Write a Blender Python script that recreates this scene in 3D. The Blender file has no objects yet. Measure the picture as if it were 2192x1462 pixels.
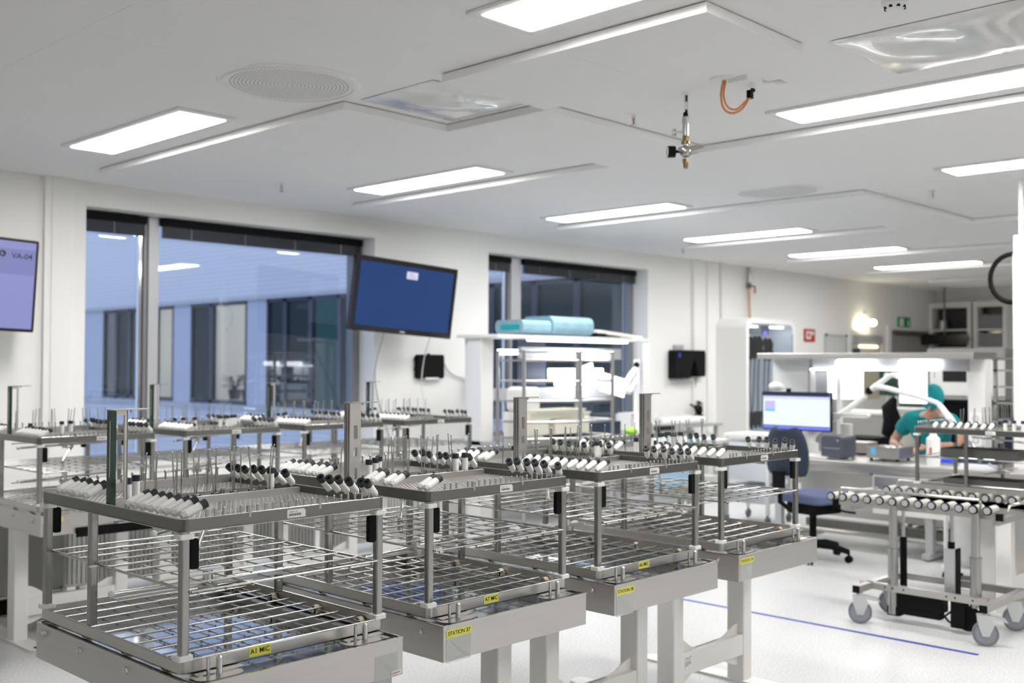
import bpy, math, random
from mathutils import Vector, Matrix
random.seed(7)
sc = bpy.context.scene
COL = sc.collection
# ---------------------------------------------------------------- camera
YAW, PITCH, ROLL = .80606, .02086, .00357
cy, sy, cp, sp = math.cos(YAW), math.sin(YAW), math.cos(PITCH), math.sin(PITCH)
F = Vector((sy*cp, cy*cp, sp)); R = Vector((cy, -sy, 0)); U = R.cross(F)
cr, sr = math.cos(ROLL), math.sin(ROLL)
R2 = R*cr + U*sr; U2 = -R*sr + U*cr
cam = bpy.data.cameras.new('camera')
cam.sensor_width = 36; cam.lens = 2265.6/2192*36
cam.clip_end = 200
cam.dof.use_dof = True; cam.dof.focus_distance = 3.35; cam.dof.aperture_fstop = 2.9
camo = bpy.data.objects.new('camera', cam); COL.objects.link(camo)
camo.matrix_world = Matrix(((R2.x, U2.x, -F.x, 0), (R2.y, U2.y, -F.y, 0), (R2.z, U2.z, -F.z, 1.55), (0, 0, 0, 1)))
sc.camera = camo
# ---------------------------------------------------------------- world, exposure
w = bpy.data.worlds.new('dusk_sky'); sc.world = w; w.use_nodes = True
w.node_tree.nodes['Background'].inputs[0].default_value = (.44, .52, .71, 1)
w.node_tree.nodes['Background'].inputs[1].default_value = 2.0
sc.view_settings.view_transform = 'Standard'
sc.view_settings.look = 'None'
sc.view_settings.exposure = 0.0
sc.view_settings.gamma = 1
sc.view_settings.use_curve_mapping = False
sc.cycles.max_bounces = 10
sc.cycles.diffuse_bounces = 7
sc.cycles.use_adaptive_sampling = True
sc.cycles.adaptive_threshold = .025
sc.cycles.glossy_bounces = 4
sc.cycles.transmission_bounces = 4
sc.cycles.transparent_max_bounces = 8
sc.cycles.caustics_reflective = True
sc.cycles.caustics_refractive = False
sc.cycles.sample_clamp_indirect = 4
CEIL_LIGHT = 36.0
LIGHTS = [(3.03, 5.55), (5.40, 5.55), (7.78, 5.55), (10.15, 5.55), (12.55, 5.55), (14.95, 5.5),
          (3.03, 1.64), (5.40, 1.64), (7.78, 1.64), (10.15, 1.64), (0.66, 5.55), (0.66, 1.64), (-1.7, 5.55), (-1.7, 1.64),  # the last two here are unseen, added to brighten the ceiling
          (3.03, -2.3), (5.40, -2.3), (7.78, -2.3), (0.66, -2.3)]

# ---------------------------------------------------------------- materials
MATS = {}
def mat(name, col=(.8, .8, .8), rough=.5, metal=0, spec=.5, emit=None, estr=0, trans=0, ior=1.45, alpha=1, noise=None, bump=0, coat=0):
    if name in MATS: return MATS[name]
    m = bpy.data.materials.new(name); m.use_nodes = True
    nt = m.node_tree; b = nt.nodes['Principled BSDF']
    b.inputs['Base Color'].default_value = (*col, 1)
    b.inputs['Roughness'].default_value = rough
    b.inputs['Metallic'].default_value = metal
    b.inputs['Specular IOR Level'].default_value = spec
    b.inputs['IOR'].default_value = ior
    b.inputs['Transmission Weight'].default_value = trans
    b.inputs['Alpha'].default_value = alpha
    b.inputs['Coat Weight'].default_value = coat
    if emit:
        b.inputs['Emission Color'].default_value = (*emit, 1); b.inputs['Emission Strength'].default_value = estr
    if noise:
        sx, sy_, sz, amt = noise
        tc = nt.nodes.new('ShaderNodeTexCoord'); mp = nt.nodes.new('ShaderNodeMapping')
        mp.inputs['Scale'].default_value = (sx, sy_, sz)
        n = nt.nodes.new('ShaderNodeTexNoise'); n.inputs['Scale'].default_value = 1; n.inputs['Detail'].default_value = 4
        nt.links.new(tc.outputs['Object'], mp.inputs[0]); nt.links.new(mp.outputs[0], n.inputs['Vector'])
        mr = nt.nodes.new('ShaderNodeMapRange'); mr.inputs[3].default_value = 1-amt; mr.inputs[4].default_value = 1+amt
        nt.links.new(n.outputs[0], mr.inputs[0])
        mx = nt.nodes.new('ShaderNodeVectorMath'); mx.operation = 'SCALE'; mx.inputs[0].default_value = col
        nt.links.new(mr.outputs[0], mx.inputs['Scale']); nt.links.new(mx.outputs[0], b.inputs['Base Color'])
        if bump:
            bp = nt.nodes.new('ShaderNodeBump'); bp.inputs['Strength'].default_value = bump; bp.inputs['Distance'].default_value = .01
            nt.links.new(n.outputs[0], bp.inputs['Height']); nt.links.new(bp.outputs[0], b.inputs['Normal'])
    MATS[name] = m
    return m
M_wall = mat('painted_wall', (.87, .865, .84), .75, noise=(.7, .7, .7, .02))
M_ceil = mat('ceiling_board', (.93, .925, .918), .8, noise=(90, 90, 90, .015))
M_trim = mat('white_lacquer', (.83, .825, .81), .4)
M_steel = mat('brushed_steel', (.44, .435, .42), .3, 1, noise=(6, 6, 90, .07))
M_steelh = mat('brushed_steel_sheet', (.58, .565, .54), .36, 1, noise=(3, 3, 60, .06))
M_wire = mat('electropolished_wire', (.56, .555, .53), .2, 1)
M_post = mat('steel_tube', (.36, .355, .345), .24, 1, noise=(60, 60, 3, .05))
M_dark = mat('shaded_steel', (.20, .198, .19), .33, 1, noise=(4, 4, 70, .08))  # one even dark steel tone for tray rims and fittings
M_deck = mat('polished_deck', (.50, .53, .58), .07, 1, noise=(5, 5, 5, .03))
M_mirror = mat('bright_chrome', (.70, .70, .69), .1, 1)
M_white = mat('white_plastic', (.91, .91, .90), .35)
M_sleeve = mat('sleeve_plastic', (.93, .925, .905), .42)
M_cap = mat('charcoal_rubber', (.022, .025, .032), .55)
M_black = mat('black_rubber', (.006, .006, .007), .75, spec=.15)
M_blackg = mat('black_gloss_plastic', (.006, .006, .008), .25)
M_leg = mat('cream_powder_coat', (.82, .81, .775), .42)
M_roll = mat('cream_roller_plastic', (.60, .54, .42), .5)
M_yel = mat('yellow_label', (.70, .68, .10), .5)
M_ink = mat('label_ink', (.01, .01, .01), .6)
M_paper = mat('label_paper', (.84, .83, .79), .6)
M_clear = mat('clear_tape', (.78, .79, .78), .12, alpha=.38)
M_grey = mat('grey_aluminium_frame', (.22, .225, .24), .4, .3)
M_greyl = mat('light_grey_metal', (.47, .475, .49), .42, .3)
M_cab = mat('grey_cabinet', (.30, .30, .285), .4)
M_tyre = mat('grey_caster_tyre', (.155, .16, .175), .5)
M_zinc = mat('zinc_plated_fork', (.66, .68, .68), .3, .7)
M_brass = mat('brass', (.15, .115, .06), .3, 1)
M_orange = mat('orange_cable', (.55, .20, .05), .5)
M_navy = mat('navy_upholstery', (.018, .027, .046), .75, noise=(80, 80, 80, .2))
M_seat = mat('slate_blue_fabric', (.10, .12, .22), .85, noise=(80, 80, 80, .2))
M_blue = mat('blue_wrap', (.24, .40, .49), .5, noise=(9, 9, 9, .25), bump=.5)
M_teal = mat('teal_scrubs', (.01, .31, .34), .85, noise=(14, 14, 14, .15), bump=.3)
M_skin = mat('skin', (.66, .38, .28), .55)
M_red = mat('red_sign', (.42, .02, .02), .5)
M_green = mat('green_sign', (.0, .24, .08), .5)
M_lime = mat('lime_plastic', (.28, .62, .03), .4)
M_cream = mat('cream_tray_plastic', (.80, .78, .66), .5)
M_seam = mat('dark_seam', (.12, .12, .115), .8)
M_lamp = mat('lamp_diffuser', (1, 1, 1), .5, emit=(1, .985, .96), estr=CEIL_LIGHT)
M_lamp2 = mat('task_lamp_glow', (1, 1, 1), .5, emit=(.93, .95, 1), estr=6)
M_glowp = mat('backlit_panel', (.95, .95, .95), .5, emit=(.97, .97, 1), estr=1.15)  # bright look of white sheets under the lamps, put in as emission
M_warm = mat('warm_lamp', (1, 1, 1), .5, emit=(1, .9, .62), estr=22)
M_scrb = mat('screen_blue', (.005, .012, .04), .55, spec=.15, emit=(.012, .040, .15), estr=.9)
M_scrl = mat('screen_lavender', (.05, .05, .1), .3, emit=(.20, .22, .46), estr=1)
M_scrl2 = mat('screen_lavender_dark', (.05, .05, .1), .3, emit=(.15, .165, .37), estr=1)
M_scrw = mat('screen_white', (.1, .1, .1), .3, emit=(.80, .90, .97), estr=1)
M_scrp = mat('screen_purple_tile', (.1, .1, .1), .3, emit=(.50, .46, .80), estr=1)
M_scrc = mat('screen_cyan_tile', (.1, .1, .1), .3, emit=(.05, .50, .75), estr=1)
M_scrn = mat('screen_navy_bar', (.01, .01, .03), .3, emit=(.01, .015, .06), estr=1)
M_scrd = mat('screen_blue_bar', (.02, .03, .2), .3, emit=(.18, .22, .85), estr=1)
M_scrt = mat('screen_pale_note', (.1, .1, .1), .3, emit=(.62, .60, .80), estr=1)
M_clad = mat('blue_grey_cladding', (.74, .75, .77), .55, .1)
M_fac = mat('facade_panel', (.50, .54, .62), .5)
M_fdark = mat('facade_frame', (.05, .06, .08), .5)
M_room = mat('lit_room_wall', (.7, .66, .55), .8, emit=(.80, .78, .70), estr=.95)
M_roomd = mat('dim_room_wall', (.04, .07, .08), .8, emit=(.05, .10, .12), estr=.3)
M_terra = mat('plant_pot', (.10, .05, .05), .6)
M_leaf = mat('plant_leaf', (.012, .03, .012), .6)
M_dbl = mat('dark_blue_plastic', (.02, .03, .06), .4)
M_wallf = mat('far_shaded_door', (.30, .295, .27), .6)  # one grey tone for the far door, counter and cupboard
M_glassd = mat('cabinet_glass', (.03, .03, .035), .1, spec=.6)
M_folder = mat('grey_binders', (.30, .30, .31), .6)
M_bag = mat('white_bag', (.80, .80, .80), .5, noise=(6, 6, 6, .1), bump=.6)
M_foil = mat('foil_sheet', (.82, .815, .80), .2, .1, coat=.6, noise=(2.2, 1.2, 2, .35), bump=.9)

def floor_material():
    m = bpy.data.materials.new('pale_terrazzo_floor'); m.use_nodes = True; nt = m.node_tree
    b = nt.nodes['Principled BSDF']; tc = nt.nodes.new('ShaderNodeTexCoord')
    n1 = nt.nodes.new('ShaderNodeTexNoise'); n1.inputs['Scale'].default_value = 90; n1.inputs['Detail'].default_value = 6
    n2 = nt.nodes.new('ShaderNodeTexNoise'); n2.inputs['Scale'].default_value = 1.1; n2.inputs['Detail'].default_value = 5
    n3 = nt.nodes.new('ShaderNodeTexNoise'); n3.inputs['Scale'].default_value = 9; n3.inputs['Detail'].default_value = 6
    for n in (n1, n2, n3): nt.links.new(tc.outputs['Object'], n.inputs['Vector'])
    a = nt.nodes.new('ShaderNodeMix'); a.data_type = 'RGBA'; a.inputs[6].default_value = (.48, .48, .48, 1); a.inputs[7].default_value = (.66, .665, .675, 1)
    r = nt.nodes.new('ShaderNodeMapRange'); r.inputs[1].default_value = .35; r.inputs[2].default_value = .62
    nt.links.new(n1.outputs[0], r.inputs[0]); nt.links.new(r.outputs[0], a.inputs[0])
    nt.links.new(a.outputs[2], b.inputs['Base Color'])
    mr = nt.nodes.new('ShaderNodeMapRange'); mr.inputs[1].default_value = .35; mr.inputs[2].default_value = .65; mr.inputs[3].default_value = .30; mr.inputs[4].default_value = .38
    ad = nt.nodes.new('ShaderNodeMath'); ad.operation = 'MULTIPLY_ADD'; ad.inputs[1].default_value = .5
    ml = nt.nodes.new('ShaderNodeMath'); ml.operation = 'MULTIPLY'; ml.inputs[1].default_value = .5
    nt.links.new(n3.outputs[0], ml.inputs[0]); nt.links.new(n2.outputs[0], ad.inputs[0]); nt.links.new(ml.outputs[0], ad.inputs[2])
    nt.links.new(ad.outputs[0], mr.inputs[0]); nt.links.new(mr.outputs[0], b.inputs['Roughness'])
    return m
M_floor = floor_material()

def glass_material():
    m = bpy.data.materials.new('window_glass'); m.use_nodes = True; nt = m.node_tree
    nt.nodes.remove(nt.nodes['Principled BSDF']); out = nt.nodes['Material Output']
    t = nt.nodes.new('ShaderNodeBsdfTransparent'); t.inputs[0].default_value = (.86, .90, .95, 1)
    g = nt.nodes.new('ShaderNodeBsdfGlossy'); g.inputs['Roughness'].default_value = .015
    f = nt.nodes.new('ShaderNodeFresnel'); ge = nt.nodes.new('ShaderNodeNewGeometry'); io = nt.nodes.new('ShaderNodeMapRange')
    io.inputs[3].default_value = 1.8; io.inputs[4].default_value = 1/1.8
    nt.links.new(ge.outputs['Backfacing'], io.inputs[0]); nt.links.new(io.outputs[0], f.inputs[0])
    mx = nt.nodes.new('ShaderNodeMixShader')
    nt.links.new(f.outputs[0], mx.inputs[0]); nt.links.new(t.outputs[0], mx.inputs[1]); nt.links.new(g.outputs[0], mx.inputs[2])
    nt.links.new(mx.outputs[0], out.inputs[0])
    return m
M_glass = glass_material()

M_fglass = mat('facade_glass', (.02, .03, .035), .12, spec=.25, alpha=.35)
# ---------------------------------------------------------------- mesh builder
class MB:
    def __init__(s, *mats):
        s.v = []; s.f = []; s.mi = []; s.sm = []; s.mats = list(mats); s.cur = 0; s.M = None
    def use(s, m):
        if m not in s.mats: s.mats.append(m)
        s.cur = s.mats.index(m); return s
    def add(s, vs, fs, smooth=False):
        o = len(s.v)
        if s.M is not None: vs = [tuple(s.M @ Vector(p)) for p in vs]
        s.v += [tuple(p) for p in vs]
        for f in fs: s.f.append([i+o for i in f]); s.mi.append(s.cur); s.sm.append(smooth)
        return s
    def box(s, x0, x1, y0, y1, z0, z1):
        vs = [(x, y, z) for x in (x0, x1) for y in (y0, y1) for z in (z0, z1)]
        return s.add(vs, [(0, 1, 3, 2), (4, 6, 7, 5), (0, 4, 5, 1), (2, 3, 7, 6), (0, 2, 6, 4), (1, 5, 7, 3)])
    def rbox(s, x0, x1, y0, y1, z0, z1, r=.01, axis='z', n=4):
        """box with four edges rounded, the edges running along axis"""
        a = {'z': (x0, x1, y0, y1, z0, z1), 'x': (y0, y1, z0, z1, x0, x1), 'y': (x0, x1, z0, z1, y0, y1)}[axis]
        pts = []
        for (cx, cy_, st) in ((a[1]-r, a[3]-r, 0), (a[0]+r, a[3]-r, 1), (a[0]+r, a[2]+r, 2), (a[1]-r, a[2]+r, 3)):
            for i in range(n+1):
                t = (st+i/n)*math.pi/2; pts.append((cx+r*math.cos(t), cy_+r*math.sin(t)))
        return s.prism(pts, a[4], a[5], axis)
    def prism(s, pts, c0, c1, axis='z'):
        f = {'z': lambda u, v, c: (u, v, c), 'x': lambda u, v, c: (c, u, v), 'y': lambda u, v, c: (u, c, v)}[axis]
        n = len(pts)
        vs = [f(u, v, c0) for u, v in pts]+[f(u, v, c1) for u, v in pts]
        fs = [tuple(range(n-1, -1, -1)), tuple(range(n, 2*n))]+[(i, (i+1) % n, n+(i+1) % n, n+i) for i in range(n)]
        return s.add(vs, fs)
    def cyl(s, p, q, r, r2=None, n=10, cap=True, smooth=True):
        p = Vector(p); q = Vector(q); d = (q-p)
        if d.length < 1e-9: return s
        d.normalize(); a = d.orthogonal().normalized(); b = d.cross(a)
        r2 = r if r2 is None else r2
        vs = []
        for c, rr in ((p, r), (q, r2)):
            for i in range(n):
                t = 2*math.pi*i/n; vs.append(c+a*(rr*math.cos(t))+b*(rr*math.sin(t)))
        s.add(vs, [(i, (i+1) % n, n+(i+1) % n, n+i) for i in range(n)], smooth)
        if cap: s.add(vs, [tuple(range(n-1, -1, -1)), tuple(range(n, 2*n))])
        return s
    def tube(s, pts, r, n=8):
        pts = [Vector(p) for p in pts]; vs = []; fs = []
        ref = None
        for i, p in enumerate(pts):
            d = (pts[min(i+1, len(pts)-1)]-pts[max(i-1, 0)]).normalized()
            if ref is None: ref = d.orthogonal().normalized()
            a = (ref-d*ref.dot(d)); a = a.normalized() if a.length > 1e-6 else d.orthogonal().normalized(); ref = a
            b = d.cross(a); rr = r[i] if isinstance(r, (list, tuple)) else r
            for k in range(n):
                t = 2*math.pi*k/n; vs.append(p+a*(rr*math.cos(t))+b*(rr*math.sin(t)))
        for i in range(len(pts)-1):
            for k in range(n): fs.append((i*n+k, i*n+(k+1) % n, (i+1)*n+(k+1) % n, (i+1)*n+k))
        s.add(vs, fs, True); m = len(pts)-1
        s.add(vs, [tuple(range(n-1, -1, -1)), tuple(m*n+k for k in range(n))])
        return s
    def ring(s, c, ax, ro, ri, h, n=16):
        """annular disc (washer) centred on c, along axis ax"""
        c = Vector(c); d = Vector(ax).normalized(); a = d.orthogonal().normalized(); b = d.cross(a); vs = []
        for rr, hh in ((ro, -h/2), (ro, h/2), (ri, h/2), (ri, -h/2)):
            for i in range(n):
                t = 2*math.pi*i/n; vs.append(c+d*hh+a*(rr*math.cos(t))+b*(rr*math.sin(t)))
        fs = []
        for k in range(4):
            for i in range(n): fs.append((k*n+i, k*n+(i+1) % n, ((k+1) % 4)*n+(i+1) % n, ((k+1) % 4)*n+i))
        return s.add(vs, fs)
    def ball(s, c, r, n=8, sx=1, sy_=1, sz=1):
        vs = []; m = n//2+1
        for j in range(m+1):
            ph = math.pi*j/m
            for i in range(n):
                t = 2*math.pi*i/n; vs.append((c[0]+r*sx*math.sin(ph)*math.cos(t), c[1]+r*sy_*math.sin(ph)*math.sin(t), c[2]+r*sz*math.cos(ph)))
        fs = [(j*n+i, (j+1)*n+i, (j+1)*n+(i+1) % n, j*n+(i+1) % n) for j in range(m) for i in range(n)]
        return s.add(vs, fs, True)
    def quad(s, a, b, c, d): return s.add([a, b, c, d], [(0, 1, 2, 3)])
    def mesh(s, name):
        me = bpy.data.meshes.new(name); me.from_pydata(s.v, [], s.f)
        for m in s.mats: me.materials.append(m)
        me.polygons.foreach_set('material_index', s.mi); me.polygons.foreach_set('use_smooth', s.sm); me.update()
        return me
    def build(s, name, parent=None, loc=None, rot=None, bevel=0):
        o = bpy.data.objects.new(name, s.mesh(name)); COL.objects.link(o)
        if parent: o.parent = parent
        if loc: o.location = loc
        if rot: o.rotation_euler = rot
        if bevel:
            b = o.modifiers.new('bevel', 'BEVEL'); b.width = bevel; b.segments = 2; b.limit_method = 'ANGLE'
        return o
def tag(o, label, cat, group=None):
    o['label'] = label; o['category'] = cat
    if group: o['group'] = group
    return o
def thing(name, label, cat, loc=(0, 0, 0), rz=0, group=None):
    o = bpy.data.objects.new(name, None); COL.objects.link(o); o.location = loc; o.rotation_euler = (0, 0, rz)
    o.empty_display_size = .1
    return tag(o, label, cat, group)
def struct(o): o['kind'] = 'structure'; return o
def inst(name, me, parent, loc, rot=None):
    o = bpy.data.objects.new(name, me); COL.objects.link(o); o.parent = parent; o.location = loc
    if rot: o.rotation_euler = rot
    return o
def mono(name, mb, label, cat, group=None, loc=None, rot=None, bevel=0):
    return tag(mb.build(name, None, loc, rot, bevel), label, cat, group)
def text_obj(name, txt, size, parent, loc, rot, m=None, align='CENTER'):
    cu = bpy.data.curves.new(name, 'FONT'); cu.body = txt; cu.size = size; cu.extrude = .0002; cu.align_x = align; cu.align_y = 'CENTER'
    cu.offset = size*.008
    tmp = bpy.data.objects.new(name, cu); COL.objects.link(tmp)
    dg = bpy.context.evaluated_depsgraph_get()
    me = bpy.data.meshes.new_from_object(tmp.evaluated_get(dg)); me.materials.clear(); me.materials.append(m or M_ink)
    bpy.data.objects.remove(tmp)
    o = bpy.data.objects.new(name, me); COL.objects.link(o); o.parent = parent; o.location = loc; o.rotation_euler = rot
    return o
PI = math.pi
FACE_NY = (PI/2, 0, 0)            # text read from -Y side
FACE_NX = (PI/2, 0, -PI/2)        # text read from -X side
def smooth(pts, n=5):
    P_ = [Vector(p) for p in pts]; out = []
    for i in range(len(P_)-1):
        a, b, c, d = P_[max(i-1, 0)], P_[i], P_[i+1], P_[min(i+2, len(P_)-1)]
        for k in range(n):
            t = k/n; out.append(.5*((2*b)+(c-a)*t+(2*a-5*b+4*c-d)*t*t+(3*b-a-3*c+d)*t**3))
    return out+[P_[-1]]
# ================================================================ ROOM SHELL
YW = 8.33; XF = 20.68; XN = -3.2; YN = -5.5
struct(MB(M_floor).box(XN, XF+.3, YN, YW+.5, -.1, 0).build('floor'))
struct(MB(M_ceil).box(XN, XF+.3, YN, YW+.5, 3.0, 3.15).build('ceiling'))
SILL = .70
wb = MB(M_wall)
TW = YW+.42
for x0, x1, z0, z1 in ((XN, 3.743, 0, 3), (3.743, 6.691, 0, SILL), (3.743, 6.691, 2.805, 3), (6.691, 8.30, 0, 3),
                       (8.30, 11.256, 0, SILL), (8.30, 11.256, 2.79, 3), (11.256, XF, 0, 3)):
    wb.box(x0, x1, YW, TW, z0, z1)
struct(wb.build('wall_back'))
struct(MB(M_wall).box(XF, XF+.25, YN, TW, 0, 3).build('wall_right'))
struct(MB(M_wall).box(XN-.2, XN, YN, TW, 0, 3).build('wall_left'))
struct(MB(M_wall).box(XN-.2, XF+.25, YN-.2, YN, 0, 3).build('wall_front'))
struct(MB(M_wall).rbox(3.40, 3.62, YW-.035, YW, 0, 3.0, .006).box(3.455, 3.57, YW-.042, YW-.03, 0, 2.99).build('trim_1'))
struct(MB(M_wall).box(12.25, 12.42, YW-.05, YW, 0, 3.0).build('trim_2'))
struct(MB(M_wall).box(12.62, 12.9, YW-.03, YW, 0, 3.0).build('trim_3'))
struct(MB(M_greyl).box(XN, 2.6, YW-.012, YW, 0, .1).box(3.75, 12.2, YW-.012, YW, 0, .1).build('baseboard_back'))
# lowered ceiling boards
T = .78
def tiles(mb, x0, x1, y0, y1):
    nx = max(1, round((x1-x0)/T)); ny = max(1, round((y1-y0)/T))
    for i in range(nx):
        for j in range(ny):
            a = x0+(x1-x0)*i/nx; b = x0+(x1-x0)*(i+1)/nx; c = y0+(y1-y0)*j/ny; d = y0+(y1-y0)*(j+1)/ny
            mb.use(M_ceil).box(a+.0006, b-.0006, c+.0006, d-.0006, 2.952, 2.994)
    mb.use(M_seam).box(x0+.012, x1-.012, y0+.012, y1-.012, 2.985, 3.001)
for reg in ([(3.55, 4.33, 4.70, 7.69), (4.33, 5.11, 3.92, 6.95), (5.11, 5.90, 3.92, 4.70)], [(3.55, 4.33, 2.34, 3.90)],
            [(5.90, 6.68, -4.7, 7.69), (6.68, 7.46, -4.7, 6.95)],
            [(8.29, 9.07, 3.94, 7.3), (9.07, 9.88, 3.94, 6.95), (9.88, 10.67, 3.94, 4.70)],
            [(10.67, 11.45, -4.7, 7.3), (11.45, 12.25, -4.7, 6.9)],
            [(13.05, 14.65, 3.94, 7.3)], [(15.45, 17.0, -4.7, 7.3)], [(17.8, 19.4, -4.7, 7.3)],
            [(-2.0, 1.16, -4.7, 7.4), (1.16, 2.72, -4.7, 7.4)]):
    mb = MB()
    for r_ in reg: tiles(mb, *r_)
    struct(mb.build('ceiling'))

# windows -------------------------------------------------------
def window(n, x0, x1, z1, mull):
    y0, y1 = YW+.24, YW+.34
    fr = MB(M_grey)
    for a, b in ((x0, x0+.05), mull, (x1-.09, x1)): fr.box(a, b, y0, y1, SILL, z1)
    for a, b in ((x0+.05, mull[0]), (mull[1], x1-.09)):
        fr.box(a, b, y0, y1, z1-.06, z1); fr.box(a, b, y0, y1, SILL, SILL+.07)
    fr.use(M_greyl).box(mull[0]+.035, mull[1], y0-.018, y0, SILL, z1)
    fr.use(M_mirror).box(mull[0]-.035, mull[0]-.008, y0+.02, y0+.06, SILL+.07, z1-.06)
    f = struct(fr.build('window_%d' % n))
    g = MB(M_glass).box(x0+.05, mull[0]-.001, y0+.055, y0+.063, SILL+.07, z1-.06).box(mull[1]+.001, x1-.09, y0+.055, y0+.063, SILL+.07, z1-.06)
    g.build('pane', f)
    MB(M_trim).box(x0, x1, YW-.02, y0, SILL-.02, SILL+.004).build('window_sill', f)
    for a, b in ((x0+.03, mull[0]-.01), (mull[1]+.01, x1-.02)):
        bl = MB(M_black).box(a, b, y0-.07, y0-.012, z1-.075, z1-.012)
        bl.use(mat('dark_blind_slats', (.035, .036, .042), .45))
        for k in range(9): bl.box(a+.01, b-.01, y0-.065, y0-.017, z1-.085-k*.0115, z1-.079-k*.0115)
        k_ = max(1, int((b-a)/.5))
        bl.use(M_grey)
        for k in range(k_): xx = a+(k+.5)*(b-a)/k_; bl.box(xx-.003, xx+.003, y0-.068, y0-.066, z1-.19, z1-.08)
        o = bl.build('blind', f)
    return f
window(1, 3.743, 6.691, 2.805, (4.36, 4.487))
window(2, 8.30, 11.256, 2.79, (8.86, 9.06))

# ================================================================ OUTSIDE: the wing across the courtyard
FX = 14.0
blg = thing('office_building', 'blue-lit building wing with ribbed cladding and a window band, seen through the windows', 'building', (FX, 22, -6))
cl = MB(M_clad)
def band(z0, z1, st=.105):
    z = z0
    while z < z1:
        cl.add([(0, -11.6, z+6), (0, 20, z+6), (-.028, 20, z+6+st*.85), (-.028, -11.6, z+6+st*.85), (0, -11.6, z+6+st), (0, 20, z+6+st)],
               [(0, 3, 2, 1), (3, 4, 5, 2)])
        z += st
band(3.12, 8.2); band(-3.0, .42)
cl.box(.0, .3, -11.6, 20, -.0, 6.42); cl.box(.0, .3, -11.6, 20, 9.12, 14.3)
cl.use(M_greyl).box(-.07, .3, -11.6, 20, 6.42, 6.52); cl.box(-.05, .3, -11.6, 20, 9.05, 9.13)
cl.build('cladding', blg)
yy = lambda Y: Y-22
segs = [(31.9, 30.0, 'p'), (30.0, 29.2, 'l'), (29.2, 28.4, 'd'), (28.4, 27.6, 'l'), (27.6, 26.9, 'd'), (26.9, 25.9, 'r'), (25.9, 25.0, 'p'),
        (25.0, 24.0, 'd'), (24.0, 22.35, 'r'), (22.35, 21.5, 'p'), (21.5, 20.75, 'd'), (20.75, 19.75, 'd'), (19.75, 18.7, 't'), (18.7, 17.6, 'd'),
        (17.6, 16.4, 'd'), (16.4, 15.2, 'p'), (15.2, 14.0, 'd'), (14.0, 12.9, 'd'), (12.9, 11.9, 'd'), (11.9, 10.4, 'd')]
for y1, y0, k in segs:
    if k == 'p': MB(M_fac).box(.03, .2, yy(y0), yy(y1), 6.52, 9.05).build('facade_panel', blg)
    else:
        wn = MB(M_fdark)
        wn.box(.02, .14, yy(y0), yy(y0)+.07, 6.52, 9.05).box(.02, .14, yy(y1)-.07, yy(y1), 6.52, 9.05).box(.02, .14, yy(y0), yy(y1), 8.97, 9.05).box(.02, .14, yy(y0), yy(y1), 6.52, 6.62)
        wo = wn.build('facade_window', blg)
        MB(M_fglass).box(.06, .07, yy(y0)+.07, yy(y1)-.07, 6.62, 8.97).build('pane', wo)
        mm = {'r': M_room, 'l': mat('half_lit_room', (.4, .4, .38), .8, emit=(.36, .38, .38), estr=.5), 'd': M_roomd, 't': mat('teal_room', (.03, .2, .2), .8, emit=(.03, .15, .16), estr=.5)}[k]
        rm = MB(mm).box(1.9, 2.0, yy(y0), yy(y1), 6.5, 9.1).box(.15, 1.9, yy(y1)-.02, yy(y1), 6.5, 9.1).box(.15, 1.9, yy(y0), yy(y0)+.02, 6.5, 9.1)
        rm.use(M_fdark).box(.9, 1.3, yy(y0)+.15, yy(y1)-.15, 6.5, 7.15+.2*random.random())
        if k in 'dt':
            for q in range(3):
                a = yy(y0)+.1+random.random()*(y1-y0-.5); rm.use(random.choice([M_fdark, M_cab, M_teal, M_roomd])).box(1.4, 1.9, a, a+.1+.25*random.random(), 6.6, 7.2+1.4*random.random())
        rm.build('interior', wo)
for Y in (23.55, 22.95):
    p = thing('potted_plant', 'leafy plant in dark pot on the %s of the lit office window sill' % ('far side' if Y > 23.3 else 'near side'), 'plant', (14.45, Y, .62), 0, 'plants in the office window across the courtyard')
    MB(M_terra).cyl((0, 0, 0), (0, 0, .26), .13, .17, 12).build('pot', p)
    lf = MB(M_leaf)
    for k in range(26):
        a = random.random()*6.28; r_ = .1+.25*random.random(); z = .3+.35*random.random()
        c = Vector((math.cos(a)*r_, math.sin(a)*r_, z)); d = Vector((math.cos(a), math.sin(a), .4))*.07; e = Vector((-math.sin(a), math.cos(a), 0))*.05
        lf.tube([(0, 0, .24), c*.6+Vector((0, 0, .15)), c], .006, 5); lf.quad(c-d, c+e, c+d, c-e)
    lf.build('leaves', p)
struct(MB(mat('courtyard_ground', (.25, .26, .28), .9)).box(-5, 45, TW+.3, 60, -6.2, -6).build('floor'))

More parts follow.
